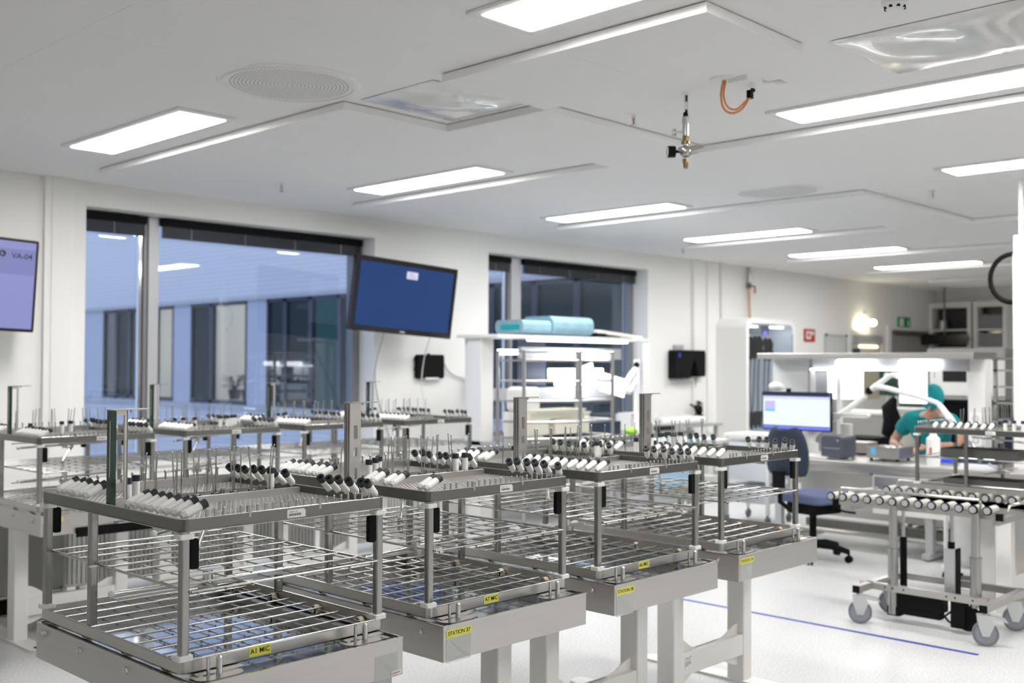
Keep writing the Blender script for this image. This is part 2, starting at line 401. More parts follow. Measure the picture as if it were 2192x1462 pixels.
# ================================================================ CEILING FITTINGS
def dif_mesh(): return MB(M_lamp).rbox(0, .30, 0, 1.45, -.004, .004, .018).mesh('diffuser')
def frm_mesh():
    m = MB(M_trim)
    for a, b, c, d in ((-.04, 0, -.05, 1.50), (.30, .34, -.05, 1.50), (0, .30, -.05, 0), (0, .30, 1.45, 1.50)): m.box(a, b, c, d, -.008, .006)
    return m.mesh('frame')
DM, FM = dif_mesh(), frm_mesh()
LL = {(3.03, 5.55): 'strip light in the ceiling at upper left, nearest the left wall corner', (5.40, 5.55): 'strip light in the ceiling above the tilted television',
      (7.78, 5.55): 'strip light in the ceiling, third of the window-side row from the left', (10.15, 5.55): 'strip light in the ceiling, fourth of the window-side row from the left',
      (12.55, 5.55): 'strip light in the ceiling, fifth of the window-side row, thin and far', (14.95, 5.5): 'farthest lit strip light of the window-side row',
      (3.03, 1.64): 'strip light cut off by the top edge of the view', (5.40, 1.64): 'long strip light at upper right, beside the foil sheet',
      (7.78, 1.64): 'strip light running off the right edge, beyond the ceiling boards'}
for (x, y) in LIGHTS:
    k = LL.get((x, y))
    t = thing('ceiling_light', ('recessed white '+k) if k else 'recessed white strip light in the ceiling outside the picture', 'light', (x, y, 2.992), 0, 'strip lights in the ceiling' if k else 'strip lights outside the picture')
    inst('frame', FM, t, (0, 0, 0)); inst('diffuser', DM, t, (0, 0, -.006))
for x, y, l in ((14.95, 1.64, 'unlit strip light far off in the dim corner'), (17.4, 5.4, 'unlit strip light above the far door'), (17.4, 1.64, 'unlit strip light at the far right')):
    t = thing('ceiling_light', l, 'light', (x, y, 2.992)); inst('frame', FM, t, (0, 0, 0)); MB(M_trim).box(0, .3, 0, 1.45, -.008, .004).build('diffuser', t)

def vent(x, y, label):
    t = thing('ceiling_vent', label, 'vent', (x, y, 2.999), 0, 'round ceiling vents')
    MB(M_ceil).cyl((0, 0, -.008), (0, 0, 0), .36, .37, 48).ring((0, 0, -.012), (0, 0, 1), .345, .33, .01, 48).build('frame', t)
    h = MB(mat('vent_hole', (.22, .22, .215), .8))
    for i in range(1, 16):
        r_ = .02*i; n = max(6, int(2*PI*r_/.021))
        for j in range(n):
            a = 2*PI*(j+.5*(i % 2))/n; cx, cy_ = r_*math.cos(a), r_*math.sin(a); s_ = .0062
            h.add([(cx-s_, cy_, -.0088), (cx, cy_+s_, -.0088), (cx+s_, cy_, -.0088), (cx, cy_-s_, -.0088)], [(0, 1, 2, 3)])
    h.build('perforation', t)
vent(3.14, 4.62, 'large round perforated vent in the ceiling at upper left')
vent(7.86, 4.48, 'round perforated vent in the ceiling near the middle of the room')
vent(8.9, 2.2, 'round perforated vent cut off at the right edge')

def foil(x0, x1, y0, y1, seed, label):
    random.seed(seed); n = 18; vs = []; fs = []
    for i in range(n+1):
        for j in range(n+1):
            u, v = i/n, j/n; e = math.sin(PI*u)*math.sin(PI*v)
            vs.append((x0+(x1-x0)*u, y0+(y1-y0)*v, 2.996-.03*e**.6-.012*math.sin(7*u+3*v+seed)*e-.01*math.sin(13*v+4*u)*e))
    for i in range(n):
        for j in range(n): a = i*(n+1)+j; fs.append((a, a+1, a+n+2, a+n+1))
    m = MB(M_foil); m.add(vs, fs, True); m.add([(x, y, z+.004) for x, y, z in vs], [f[::-1] for f in fs], True)
    return mono('ceiling_foil', m, label, 'plastic sheet', 'shiny sheets taped over the ceiling')
foil(4.38, 5.10, 1.05, 2.24, 1, 'crinkled glossy plastic sheet taped to the ceiling at upper right')
foil(3.60, 4.29, 4.02, 4.62, 4, 'small glossy plastic sheet in the square recess between ceiling boards')
# smoke detector
def detector(x, y, z, label):
    t = thing('smoke_detector', label, 'smoke detector', (x, y, z))
    MB(M_white).cyl((0, 0, -.018), (0, 0, 0), .05, .052, 28).build('base', t)
    m = MB(M_white).cyl((0, 0, -.045), (0, 0, -.018), .028, .046, 28); m.use(M_black)
    for k in range(8): a = k*PI/4; m.box(.036*math.cos(a)-.006, .036*math.cos(a)+.006, .036*math.sin(a)-.006, .036*math.sin(a)+.006, -.034, -.026)
    m.build('sensor_head', t)
detector(4.07, 1.80, 3.0, 'round white smoke detector at the top edge of the picture')
detector(8.75, 2.78, 3.0, 'white smoke detector at the right edge under the ceiling')
def sprinkler(x, y, z, label, big=1):
    t = thing('sprinkler', label, 'sprinkler', (x, y, z), 0, 'ceiling sprinklers')
    MB(M_white).cyl((0, 0, -.006), (0, 0, 0), .042, .045, 24).build('escutcheon', t)
    MB(M_mirror).cyl((0, 0, -.025), (0, 0, 0), .012, .012, 10).cyl((0, 0, -.066), (0, 0, -.062), .018, .018, 14).tube([(.008, 0, -.022), (.014, 0, -.045), (.004, 0, -.063)], .002, 5).tube([(-.008, 0, -.022), (-.014, 0, -.045), (-.004, 0, -.063)], .002, 5).build('body', t)
    MB(mat('red_bulb', (.35, .01, .01), .2)).cyl((0, 0, -.06), (0, 0, -.025), .004, .004, 8).build('bulb', t)
sprinkler(4.90, 3.73, 3.0, 'chrome sprinkler head beside the hanging air regulator')
sprinkler(8.72, 3.54, 3.0, 'small sprinkler head at the right, far from the regulator')
sprinkler(4.86, 7.25, 3.0, 'small dark sprinkler above the first window')
sprinkler(11.0, 7.6, 3.0, 'small sprinkler above the wall right of the second window')
# hanging regulator
t = thing('air_regulator', 'brass and chrome air regulator with black gauge hanging from a ceiling pipe', 'regulator', (4.70, 3.23, 3.0))
MB(M_white).cyl((0, 0, -.012), (0, 0, 0), .026, .026, 16).cyl((0, 0, -.09), (0, 0, -.05), .0085, .0085, 10).build('ceiling_collar', t)
MB(M_mirror).tube([(-.009, 0, -.05), (-.009, 0, 0)], .004, 6).build('tube', t)
MB(M_black).tube([(.006, 0, -.12), (.006, 0, 0)], .007, 8).cyl((0, 0, -.135), (0, 0, -.105), .016, .012, 12).build('hose', t)
m = MB(mat('satin_nickel', (.42, .41, .39), .28, 1)).cyl((0, 0, -.165), (0, 0, -.13), .021, .021, 6, smooth=False).cyl((0, 0, -.23), (0, 0, -.165), .016, .016, 14).cyl((0, 0, -.31), (0, 0, -.22), .012, .012, 12)
m.ball((0, 0, -.315), .033, 14).cyl((-.05, .0, -.31), (.05, -.0, -.31), .014, .014, 12).cyl((0, 0, -.315), (.045, -.045, -.30), .024, .022, 14).cyl((.045, -.045, -.3), (.066, -.066, -.295), .017, .017, 14)
m.build('valve_body', t)
MB(M_brass).cyl((0, 0, -.262), (0, 0, -.232), .019, .019, 6, smooth=False).cyl((0, 0, -.275), (0, 0, -.262), .024, .024, 14).build('brass_fitting', t)
MB(M_brass).cyl((0, 0, -.405), (0, 0, -.375), .015, .017, 12).cyl((0, 0, -.375), (0, 0, -.355), .019, .019, 6, smooth=False).build('brass_fitting', t)
MB(M_mirror).cyl((-.01, .01, -.21), (-.045, .045, -.21), .006, .006, 8).ball((-.043, .043, -.215), .012, 8).box(-.052, -.04, .034, .052, -.235, -.195).build('lever', t)
g = MB(M_black).cyl((-.02, .02, -.315), (-.045, .045, -.317), .008, .008, 10).cyl((-.042, .040, -.317), (-.072, .066, -.318), .031, .031, 24); gg = g.build('gauge', t)
MB(M_paper).cyl((-.072, .066, -.318), (-.0728, .0668, -.318), .027, .027, 24).build('dial', gg)
# orange cable outlet
t = thing('cable_outlet', 'round white ceiling outlet with looped orange cables and two hanging tags', 'cable outlet', (4.60, 2.93, 3.0))
MB(M_white).cyl((0, 0, -.008), (0, 0, 0), .068, .072, 28).build('cover_plate', t)
MB(M_white).rbox(-.0, .15, -.14, -.02, -.028, 0, .012).build('socket_box', t)
MB(M_orange).tube(smooth([(0, 0, -.005), (-.008, .01, -.08), (.0, .0, -.15), (.03, -.03, -.175), (.07, -.065, -.15), (.10, -.09, -.09)]), .006, 8).tube(smooth([(.014, -.004, -.005), (.006, .004, -.08), (.02, -.01, -.14), (.045, -.045, -.155), (.075, -.075, -.12), (.10, -.088, -.09)]), .005, 8).build('orange_cable', t)
MB(M_black).rbox(.09, .125, -.10, -.075, -.095, -.055, .005).box(.1, .13, -.105, -.095, -.06, -.045).build('connector', t)
for k, (a, b) in enumerate(((.14, -.09), (.20, -.15))):
    tg = MB(M_paper).box(a, a+.09, b-.05, b, -.0052, -.004); tg.use(M_greyl)
    for q in range(4): tg.box(a+.01, a+.06-.01*q, b-.044+q*.01, b-.041+q*.01, -.006, -.0052)
    tg.build('tag', t)

# ================================================================ LOADING STATIONS
TWD, TLN = .69, .96                      # trough width (X) and length (Y)
def station_meshes():
    D = {}
    b = MB(M_steelh)
    b.box(0, TWD, 0, .006, .62, .73).box(0, TWD, TLN-.006, TLN, .62, .73).box(0, .006, .006, TLN-.006, .62, .73).box(TWD-.006, TWD, .006, TLN-.006, .62, .73)
    b.box(.006, TWD-.006, .006, TLN-.006, .62, .626)
    b.use(M_wire).box(-.0015, TWD+.0015, -.0015, .0075, .7285, .732).box(-.0015, .0075, .0075, TLN, .7285, .732).box(TWD-.0075, TWD+.0015, .0075, TLN, .7285, .732).box(0, TWD, TLN-.0075, TLN+.0015, .7285, .732)
    D['trough'] = b.mesh('trough')
    d = MB(M_deck).box(.0065, TWD-.0065, .0065, TLN-.0065, .700, .708)
    D['deck'] = d.mesh('deck')
    r = MB(M_wire).box(0, .028, 0, TLN-.06, .7085, .728); D['rail'] = r.mesh('rail')
    p = MB(M_wire).rbox(-.07, .07, -.045, .03, .7085, .7345, .03); p.box(-.05, .09, .0, .045, .7345, .737)
    D['dock'] = p.mesh('docking_plate')
    D['pin'] = MB(M_mirror).cyl((0, 0, .7345), (0, 0, .778), .0085, .0085, 12).ball((0, 0, .778), .0085, 10).cyl((-.026, .012, .7345), (-.026, .012, .782), .005, .005, 8).mesh('locating_pin')
    D['bolt'] = MB(M_mirror).cyl((0, 0, 0), (-.006, 0, 0), .0105, .009, 12).ball((-.006, 0, 0), .0065, 8).mesh('bolt')
    D['leg'] = MB(M_leg).rbox(0, .078, 0, .095, .012, .62, .008).mesh('leg')
    D['foot'] = MB(M_leg).rbox(-.012, .09, 0, .90, 0, .012, .045, n=6).use(M_black).rbox(.025, .053, .035, .085, .0121, .0128, .013, n=4).mesh('foot')
    # crossbar with swept gussets at both ends
    x0, x1 = .072, .582; pts = []
    def sweep(xa, xb, za, zb, n=8):
        return [(xa+(xb-xa)*k/n, za+(zb-za)*(.5-.5*math.cos(PI*k/n))) for k in range(n+1)]
    top = sweep(x0, x0+.15, .30, .235)+sweep(x1-.17, x1, .235, .285)
    bot = sweep(x1, x1-.17, .085, .13)+sweep(x0+.17, x0, .13, .085)
    c = MB(M_leg).prism([(a, b_) for a, b_ in top+bot], .03, .036, 'y')
    c.rbox(.071, .583, 0, .05, .135, .235, .004, 'x')
    D['crossbar'] = c.mesh('crossbar')
    return D
SD = station_meshes()
def station(x0, y0, label, txt, pocket=None, group='loading stations', bolts=((.06, .66), (.36, .66), (.66, .66))):
    t = thing('loading_station', label, 'loading station', (x0, y0, 0), 0, group)
    inst('trough', SD['trough'], t, (0, 0, 0)); inst('deck', SD['deck'], t, (0, 0, 0))
    for x in (.02, TWD-.048): inst('rail', SD['rail'], t, (x, .03, 0))
    for x, s_ in ((.095, 1), (TWD-.115, -1)):
        dk = inst('docking_plate', SD['dock'], t, (x, .055, 0)); inst('locating_pin', SD['pin'], dk, (0, -.02, 0))
    for y in (.10, .36, .65, .90): inst('bolt', SD['bolt'], t, (0, y, .7 if y < .9 else .706))
    for x in (-.005, .577): inst('leg', SD['leg'], t, (x, .33, 0)); inst('foot', SD['foot'], t, (x, .05, 0))
    inst('crossbar', SD['crossbar'], t, (0, .335, 0))
    if txt:
        lb = MB(M_yel).box(0, .108, -.0012, -.0002, 0, .024).build('station_label', t, (.012, 0, .693), (0, .0, 0))
        text_obj('lettering', txt, .0175, lb, (.054, -.0014, .012), FACE_NY)
    if pocket:
        px, pw, ph = pocket
        pk = MB(M_clear).box(0, pw, -.0012, -.0002, 0, ph); pk.use(M_clear).add([(pw*.15, -.003, ph*.95), (pw*.9, -.0042, ph*.55), (pw*.98, -.002, ph*.1), (pw*.5, -.001, ph*.4)], [(0, 1, 2, 3), (3, 2, 1, 0)])
        pk.build('label_pocket', t, (px, 0, .69-ph))
    return t
SX = [1.385, 2.240, 3.093, 3.945]
st1 = station(SX[0], 2.44, 'brushed steel loading station nearest the camera, under the A1 MIC rack', None, (.585, .085, .07))
sticker = MB(M_paper).box(0, .038, -.003, -.0015, 0, .012); sticker.use(mat('faded_red_print', (.35, .10, .10), .6))
for k in range(7): sticker.box(.004+k*.0044, .0065+k*.0044, -.0034, -.003, .004, .008)
sticker.build('sticker', st1, (.645, 0, .624), (0, -.06, 0))
st2 = station(SX[1], 2.44, 'second loading station of the front row, yellow STATION 37 label', 'STATION 37', (.012, .105, .075))
st3 = station(SX[2], 2.44, 'third loading station, yellow STATION 38 label and torn clear pocket at its corner', 'STATION 38', (.012, .10, .075))
st4 = station(SX[3], 2.44, 'loading station farthest right in the front row, yellow STATION 39 label', 'STATION 39', (.012, .09, .07))
pl = MB(M_paper).box(0, .062, -.0008, 0, 0, .055); pl.use(M_ink)
for k, (a, b, z) in enumerate(((.004, .03, .048), (.036, .056, .050), (.004, .05, .041), (.008, .05, .030), (.008, .048, .024), (.008, .05, .018), (.008, .03, .012))):
    pl.box(a, b, -.0011, -.0008, z, z+.0022)
pl.box(.003, .0045, -.0011, -.0008, .004, .03)
pl.build('rating_plate', st4, (.085, .335, .165))
BX = [2.335, 3.195, 4.05, 4.91]; BY = 5.70
BL = [station(BX[0], BY, 'loading station by the window wall, leftmost of the back row, with black bumper strip', 'STATION', (.012, .10, .07)),
      station(BX[1], BY, 'loading station by the window wall, second from the left in the back row', 'STATION'),
      station(BX[2], BY, 'loading station by the window wall, third from the left in the back row', 'STATION'),
      station(BX[3], BY, 'loading station by the window wall, rightmost of the back row', 'STATION')]
MB(M_black).box(.19, .62, -.018, -.001, .600, .650).build('bumper_strip', BL[0])
wl = MB(M_paper).box(.41, .49, -.0012, -.0002, .695, .714); wl.use(mat('warning_yellow', (.75, .6, .03), .5)).prism([(.417, .7), (.427, .7), (.422, .71)], -.0016, -.0012, 'y'); wl.build('warning_label', BL[0])
stC = station(6.86, 1.98, 'loading station behind the roller trolley, at the right edge', None)

# ================================================================ INSTRUMENT WASHING RACKS
RW, RL = .68, .88
def rack_meshes():
    D = {}
    b = MB(M_steelh); q = .012
    def rimframe(b, z0, z1, th=.003, lip=.014):
        n = 4; r = .02
        def loop(o):
            pts = []
            for (cx, cy_, st_) in ((RW-r, RL-r, 0), (r, RL-r, 1), (r, r, 2), (RW-r, r, 3)):
                for i in range(n+1):
                    t = (st_+i/n)*PI/2; pts.append((cx+(r-o)*math.cos(t), cy_+(r-o)*math.sin(t)))
            return pts
        A, B_, C_ = loop(0), loop(th), loop(lip); N = len(A)
        vs = [(x, y, z0) for x, y in A]+[(x, y, z1) for x, y in A]+[(x, y, z1) for x, y in B_]+[(x, y, z0) for x, y in B_]
        fs = []
        for k in range(4):
            for i in range(N): j = (i+1) % N; fs.append((k*N+i, k*N+j, ((k+1) % 4)*N+j, ((k+1) % 4)*N+i))
        b.add(vs, fs)
        vs = [(x, y, z0) for x, y in A]+[(x, y, z0) for x, y in C_]+[(x, y, z0+.002) for x, y in C_]+[(x, y, z0+.002) for x, y in A]
        b.add(vs, [f for f in fs])
    rimframe(b, .738, .772); b.use(M_wire)
    b.tube([(.02, .0015, .772), (RW-.02, .0015, .772)], .003, 6).tube([(.0015, .02, .772), (.0015, RL-.02, .772)], .003, 6).tube([(RW-.0015, .02, .772), (RW-.0015, RL-.02, .772)], .003, 6).tube([(.02, RL-.0015, .772), (RW-.02, RL-.0015, .772)], .003, 6)
    D['base'] = b.mesh('base_frame')
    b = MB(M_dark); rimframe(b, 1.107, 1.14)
    b.use(M_wire).tube([(.02, .0015, 1.107), (RW-.02, .0015, 1.107)], .002, 5).tube([(.0015, .02, 1.107), (.0015, RL-.02, 1.107)], .002, 5)
    b.tube([(.02, .0015, 1.14), (RW-.02, .0015, 1.14)], .002, 5).tube([(.0015, .02, 1.14), (.0015, RL-.02, 1.14)], .002, 5).tube([(RW-.0015, .02, 1.14), (RW-.0015, RL-.02, 1.14)], .002, 5)
    b.use(M_steelh).box(.005, RW-.005, RL-.011, RL-.004, 1.118, 1.1465)
    D['tray'] = b.mesh('tray_frame')
    # expanded-metal floor: two crossing families of slanted strips
    e = MB(mat('expanded_metal', (.66, .65, .62), .32, .7)); k_ = .62; pitch = .0165
    for s_ in (1, -1):
        c = -RL
        while c < RW+RL:
            # line x = c + s*k*y
            pts = []
            for y in (.006, RL-.012):
                pts.append((c+s_*k_*y, y))
            (xa, ya), (xb, yb) = pts
            def clip(x, y, X): return (X, ya+(yb-ya)*(X-xa)/(xb-xa))
            P, Q = pts
            lo, hi = .006, RW-.006
            if max(P[0], Q[0]) > lo and min(P[0], Q[0]) < hi:
                if P[0] < lo: P = clip(*P, lo)
                elif P[0] > hi: P = clip(*P, hi)
                if Q[0] < lo: Q = clip(*Q, lo)
                elif Q[0] > hi: Q = clip(*Q, hi)
                w_ = .0013
                z = 1.117 if s_ > 0 else 1.1175
                e.add([(P[0]-w_, P[1], z), (P[0]+w_, P[1], z), (Q[0]+w_, Q[1], z), (Q[0]-w_, Q[1], z),
                       (P[0]-w_, P[1], z+.0012), (P[0]+w_, P[1], z+.0012), (Q[0]+w_, Q[1], z+.0012), (Q[0]-w_, Q[1], z+.0012)],
                      [(0, 3, 2, 1), (4, 5, 6, 7), (0, 1, 5, 4), (1, 2, 6, 5), (2, 3, 7, 6), (3, 0, 4, 7)])
            c += pitch
    D['mesh'] = e.mesh('tray_mesh')
    D['post'] = MB(M_post).rbox(0, .026, 0, .022, .772, 1.107, .006).mesh('post')
    D['clip'] = MB(M_white).rbox(-.009, .033, -.008, .030, 0, .013, .005).mesh('corner_clip')
    D['grip'] = MB(M_black).rbox(0, .024, 0, .016, 0, .080, .007, 'y', 4).mesh('grip_pad')
    def grid(z, ny, nx, xa, xb, ya, yb, rx, ry, hooks):
        g = MB(M_wire)
        for i in range(ny):
            y = ya+(yb-ya)*i/(ny-1); g.cyl((xa, y, z), (xb, y, z), rx, rx, 7, cap=False)
        for i in range(nx):
            x = xa+.02+(xb-xa-.04)*i/(nx-1); zz = z-rx-ry
            if hooks: g.tube([(x, ya, z), (x, ya+.004, zz), (x, yb-.004, zz), (x, yb, z)], ry, 5)
            else: g.cyl((x, ya, zz), (x, yb, zz), ry, ry, 5, cap=False)
            for j in range(ny-1):
                y = ya+(yb-ya)*j/(ny-1); g.box(x-.0025, x+.0025, y-.004, y+.004, zz-.0035, zz)
        return g
    g = grid(.758, 10, 9, .01, RW-.01, .035, RL-.035, .0031, .0021, False); D['bgrid'] = g.mesh('base_basket')
    g = grid(.949, 10, 8, .03, RW-.03, .0, RL-.01, .0032, .0021, True)
    for x in (.03, RW-.03): g.cyl((x, 0, .949), (x, RL-.01, .949), .0042, .0042, 8)
    g.box(.0, .03, .53, .555, .945, .951).box(RW-.03, RW-.002, .53, .555, .945, .951)
    D['shelf'] = g.mesh('shelf_basket')
    D['roller'] = MB(M_roll).cyl((0, 0, 0), (.020, 0, 0), .0165, .0165, 18).mesh('roller')
    D['hub'] = MB(M_black).cyl((-.001, 0, 0), (.0, 0, 0), .0115, .0115, 16).use(M_mirror).cyl((-.003, 0, 0), (-.001, 0, 0), .0085, .0085, 12).mesh('hub')
    c = MB(M_steelh); y0, y1 = .405, .55
    c.box(.06, RW-.03, y0, y0+.0025, 1.118, 1.139).box(.06, RW-.03, y1, y1+.0025, 1.118, 1.135).box(.06, RW-.03, y0, y0+.018, 1.137, 1.1395)
    c.use(M_post).box(.06, RW-.03, y0+.04, y0+.12, 1.119, 1.127)
    D['manifold'] = c.mesh('manifold_channel')
    D['spike'] = MB(M_wire).cyl((0, 0, 0), (0, 0, .142), .0025, .0022, 6).ball((0, 0, .142), .0032, 6).cyl((0, 0, .052), (0, 0, .055), .0027, .0027, 6).cyl((0, 0, .085), (0, 0, .088), .0027, .0027, 6).cyl((0, 0, .11), (0, 0, .113), .0027, .0027, 6).mesh('injector_rod')
    D['cup'] = MB(M_black).cyl((0, 0, 0), (0, 0, .005), .0135, .0145, 16).use(M_wire).cyl((0, 0, .005), (0, 0, .008), .010, .009, 14).mesh('injector_cup')
    D['peg'] = MB(M_wire).cyl((0, 0, 1.1395), (0, 0, 1.159), .0034, .0034, 8).ball((0, 0, 1.159), .0034, 6).mesh('peg')
    D['pegball'] = MB(M_wire).cyl((0, 0, 1.1395), (0, 0, 1.164), .0038, .0034, 8).ball((0, 0, 1.1655), .0064, 8).mesh('peg')
    D['pegbig'] = MB(M_wire).cyl((0, 0, 1.1395), (0, 0, 1.170), .0075, .0075, 12).mesh('thick_peg')
    s_ = MB(M_sleeve).cyl((0, 0, 0), (0, 0, .012), .0075, .0115, 16).cyl((0, 0, .012), (0, 0, .058), .0118, .0118, 16); s_.box(-.0125, -.011, -.003, .003, .005, .04)
    D['sleeve'] = s_.mesh('injector_sleeve')
    D['cap'] = MB(M_cap).cyl((0, 0, .0581), (0, 0, .074), .0128, .0128, 16).ring((0, 0, .075), (0, 0, 1), .0128, .006, .003, 16).use(M_black).cyl((0, 0, .074), (0, 0, .0745), .0058, .0058, 10).mesh('sleeve_cap')
    br = MB(M_steelh); h0, h1 = 1.1275, 1.41
    # U channel: web with slots (faces -Y), two flanges
    br.box(-.004, -.001, 0, .030, h0, h1).box(.040, .043, 0, .030, h0, h1)
    for a, b_ in ((h0, h0+.018), (h0+.058, h0+.098), (h0+.128, h0+.158), (h0+.205, h1)): br.box(.012, .028, .0, .0025, a, b_)
    br.box(-.001, .012, .0, .0025, h0, h1).box(.028, .040, .0, .0025, h0, h1)
    br.use(M_dark).cyl((-.002, .030, h0), (-.002, .030, h1), .0035, .0035, 6).box(-.0045, -.004, .006, .012, h0, h1).box(-.0045, -.004, .018, .024, h0, h1)
    D['bracket'] = br.mesh('lift_bracket')
    bo = MB(mat('dark_green_steel', (.05, .075, .065), .25, .8)); bo.box(-.006, -.003, 0, .026, h0, h1).box(-.003, .010, 0, .0025, h0, h1).box(-.003, .010, .0235, .026, h0, h1)
    bo.use(M_wire).box(-.0075, -.0062, .002, .006, h0+.09, h1-.03).use(M_steelh).box(.036, .045, .002, .005, h0, h1).box(.043, .046, .002, .024, h0, h1)
    for a, b_ in ((h0, h0+.03), (h1-.014, h1)): bo.box(.010, .036, .002, .0045, a, b_)
    D['bracket_open'] = bo.mesh('lift_bracket')
    D['lift'] = MB(M_wire).rbox(-.008, .115, -.006, .036, h1, h1+.0035, .010).cyl((.062, .014, h1-.008), (.062, .014, h1), .004, .004, 8).mesh('top_plate')
    sp_ = MB(M_mirror).cyl((-.30, 0, 0), (.30, 0, 0), .0065, .0065, 10).cyl((0, 0, -.02), (0, 0, .03), .017, .015, 14)
    for x in (-.2, -.1, .1, .2): sp_.cyl((x, 0, .006), (x, 0, .0075), .003, .003, 6)
    D['arm'] = sp_.mesh('spray_arm')
    D['armcap'] = MB(M_white).ball((0, 0, 0), .0105, 12).mesh('arm_end_cap')
    h = MB(M_mirror).cyl((0, 0, 0), (0, 0, .05), .012, .012, 12).cyl((0, 0, .05), (.03, .1, .115), .0075, .0075, 10).cyl((.03, .1, .115), (.04, .155, .13), .012, .010, 10).ball((0, 0, .05), .014, 10)
    D['link'] = h.mesh('supply_pipe')
    D['hubplate'] = MB(M_steelh).box(-.3, .3, -.016, .016, -.004, 0).cyl((0, 0, -.02), (0, 0, .0), .03, .03, 18).mesh('arm_mount')
    bc = MB(M_paper).prism([(0, 0), (.056, 0), (.062, .0), (.062, .018), (.056, .024), (0, .024)], -.0012, -.0002, 'y'); bc.use(mat('barcode_ink', (.06, .06, .06), .6))
    for k in range(16): bc.box(.006+k*.0026, .006+k*.0026+(.0016 if k % 3 else .0009), -.0016, -.0012, .006, .0125)
    bc.box(.006, .022, -.0016, -.0012, .0165, .0178).box(.028, .034, -.0016, -.0012, .0165, .0178)
    D['barcode'] = bc.mesh('barcode_label')
    return D
RD = rack_meshes()
def sleeve(t, x, y, z, rot):
    s_ = inst('injector_sleeve', RD['sleeve'], t, (x, y, z), rot); inst('sleeve_cap', RD['cap'], s_, (0, 0, 0)); return s_
def rack(x0, y0, label, tagtxt, seed, left=None, right=None, upright=None, rods=14, group='instrument washing racks', barside=False, labelx=.2, openb=False):
    rnd = random.Random(seed)
    t = thing('washing_rack', label, 'washing rack', (x0, y0, 0), 0, group)
    for k in ('base', 'tray', 'mesh', 'bgrid', 'shelf', 'manifold'):
        inst({'base': 'base_frame', 'tray': 'tray_frame', 'mesh': 'tray_mesh', 'bgrid': 'base_basket', 'shelf': 'shelf_basket', 'manifold': 'manifold_channel'}[k], RD[k], t, (0, 0, 0))
    for x in (.003, RW-.029):
        for y in (.003, .535, RL-.028): inst('post', RD['post'], t, (x, y, 0))
        for y in (.003, RL-.028):
            for z in (.772, 1.088): inst('corner_clip', RD['clip'], t, (x, y, z))
    for x, y in ((.031, .006), (RW-.055, .006), (.031, RL-.022), (RW-.055, RL-.022)): inst('grip_pad', RD['grip'], t, (x, y, 1.006))
    for x, hs in ((.006, -1), (RW-.026, 1)):
        for y in (.10, .33, .58, .82):
            r_ = inst('roller', RD['roller'], t, (x if hs < 0 else x, y, .7455))
            inst('hub', RD['hub'], r_, (0, 0, 0) if True else (0, 0, 0))
    # pegs
    for i in range(22):
        x = .075+i*.026
        if i in (5, 14): inst('thick_peg', RD['pegbig'], t, (x, .006, -.012))
        elif i not in (3,): inst('peg', RD['peg'], t, (x, .005, 0))
    for i in range(15):
        x = .06+i*.040
        if i in (4, 11): inst('thick_peg', RD['pegbig'], t, (x, RL-.008, .006))
        else: inst('peg', RD['pegball'], t, (x, RL-.008, .007))
    # rods in cups
    for i in range(rods):
        x = .16+(RW-.24)*i/max(1, rods-1); y = .455+.05*(i % 2)
        inst('injector_cup', RD['cup'], t, (x, y, 1.127))
        if rnd.random() < .93:
            inst('injector_rod', RD['spike'], t, (x, y, 1.134), (rnd.uniform(-.06, .06), rnd.uniform(-.1, .1), 0))
    for i in range(5):
        inst('injector_rod', RD['spike'], t, (.12+.11*i, .62+.03*(i % 2), 1.118), (rnd.uniform(-.05, .05), rnd.uniform(-.08, .08), 0))
    for x, y in ((.11, .47), (.25, .47), (.40, .47), (.54, .47)):
        inst('thick_peg', RD['pegbig'], t, (x, y, -.02))
    left = left if left is not None else [.022+.0445*i for i in range(8)]+[.60, .655, .70, .745, .79]
    right = right if right is not None else [.03+.047*i for i in range(6)]+[.47+.047*i for i in range(8)]
    for y in left: sleeve(t, .012, y, 1.1455, (rnd.uniform(-.05, .05), 1.13+rnd.uniform(-.05, .05), rnd.uniform(-.08, .08)))
    for y in right: sleeve(t, RW-.012, y, 1.143, (rnd.uniform(-.1, .1), -.93+rnd.uniform(-.06, .06), .45+rnd.uniform(-.1, .1)))
    for x, y in (upright if upright is not None else [(.10, .50), (.155, .56), (RW-.10, .47)]): sleeve(t, x, y, 1.127, (rnd.uniform(-.03, .03), rnd.uniform(-.03, .03), 0))
    if not barside: b = inst('lift_bracket', RD['bracket_open' if (openb or seed > 10) else 'bracket'], t, (.014, .42, 0)); inst('top_plate', RD['lift'], b, (0, 0, 0))
    # spray arms
    for z, a in ((1.062, .16+seed*.37 % 1), (.872, -.28+seed*.23 % 1)):
        inst('arm_mount', RD['hubplate'], t, (RW/2, .45, z+(.022 if z > 1 else -.012)))
        am = inst('spray_arm', RD['arm'], t, (RW/2, .45, z), (0, 0, a))
        for s_ in (-.304, .304): inst('arm_end_cap', RD['armcap'], am, (s_, 0, 0))
    inst('supply_pipe', RD['link'], t, (RW/2+.05, .60, .90), (0, 0, -.5))
    if barside: inst('barcode_label', RD['barcode'], t, (0, .42, 1.111), (0, 0, -PI/2))
    else: inst('barcode_label', RD['barcode'], t, (.325, 0, 1.111))
    if tagtxt:
        lb = MB(M_yel).box(0, .07, -.0012, -.0002, 0, .028).build('name_label', t, (labelx, 0, .7445))
        text_obj('lettering', tagtxt, .0195, lb, (.035, -.0014, .014), FACE_NY)
    return t
RY = 2.53
rack(1.398, RY, 'steel washing rack with yellow A1 MIC label, nearest the camera', 'A1 MIC', 1, labelx=.205, openb=True)
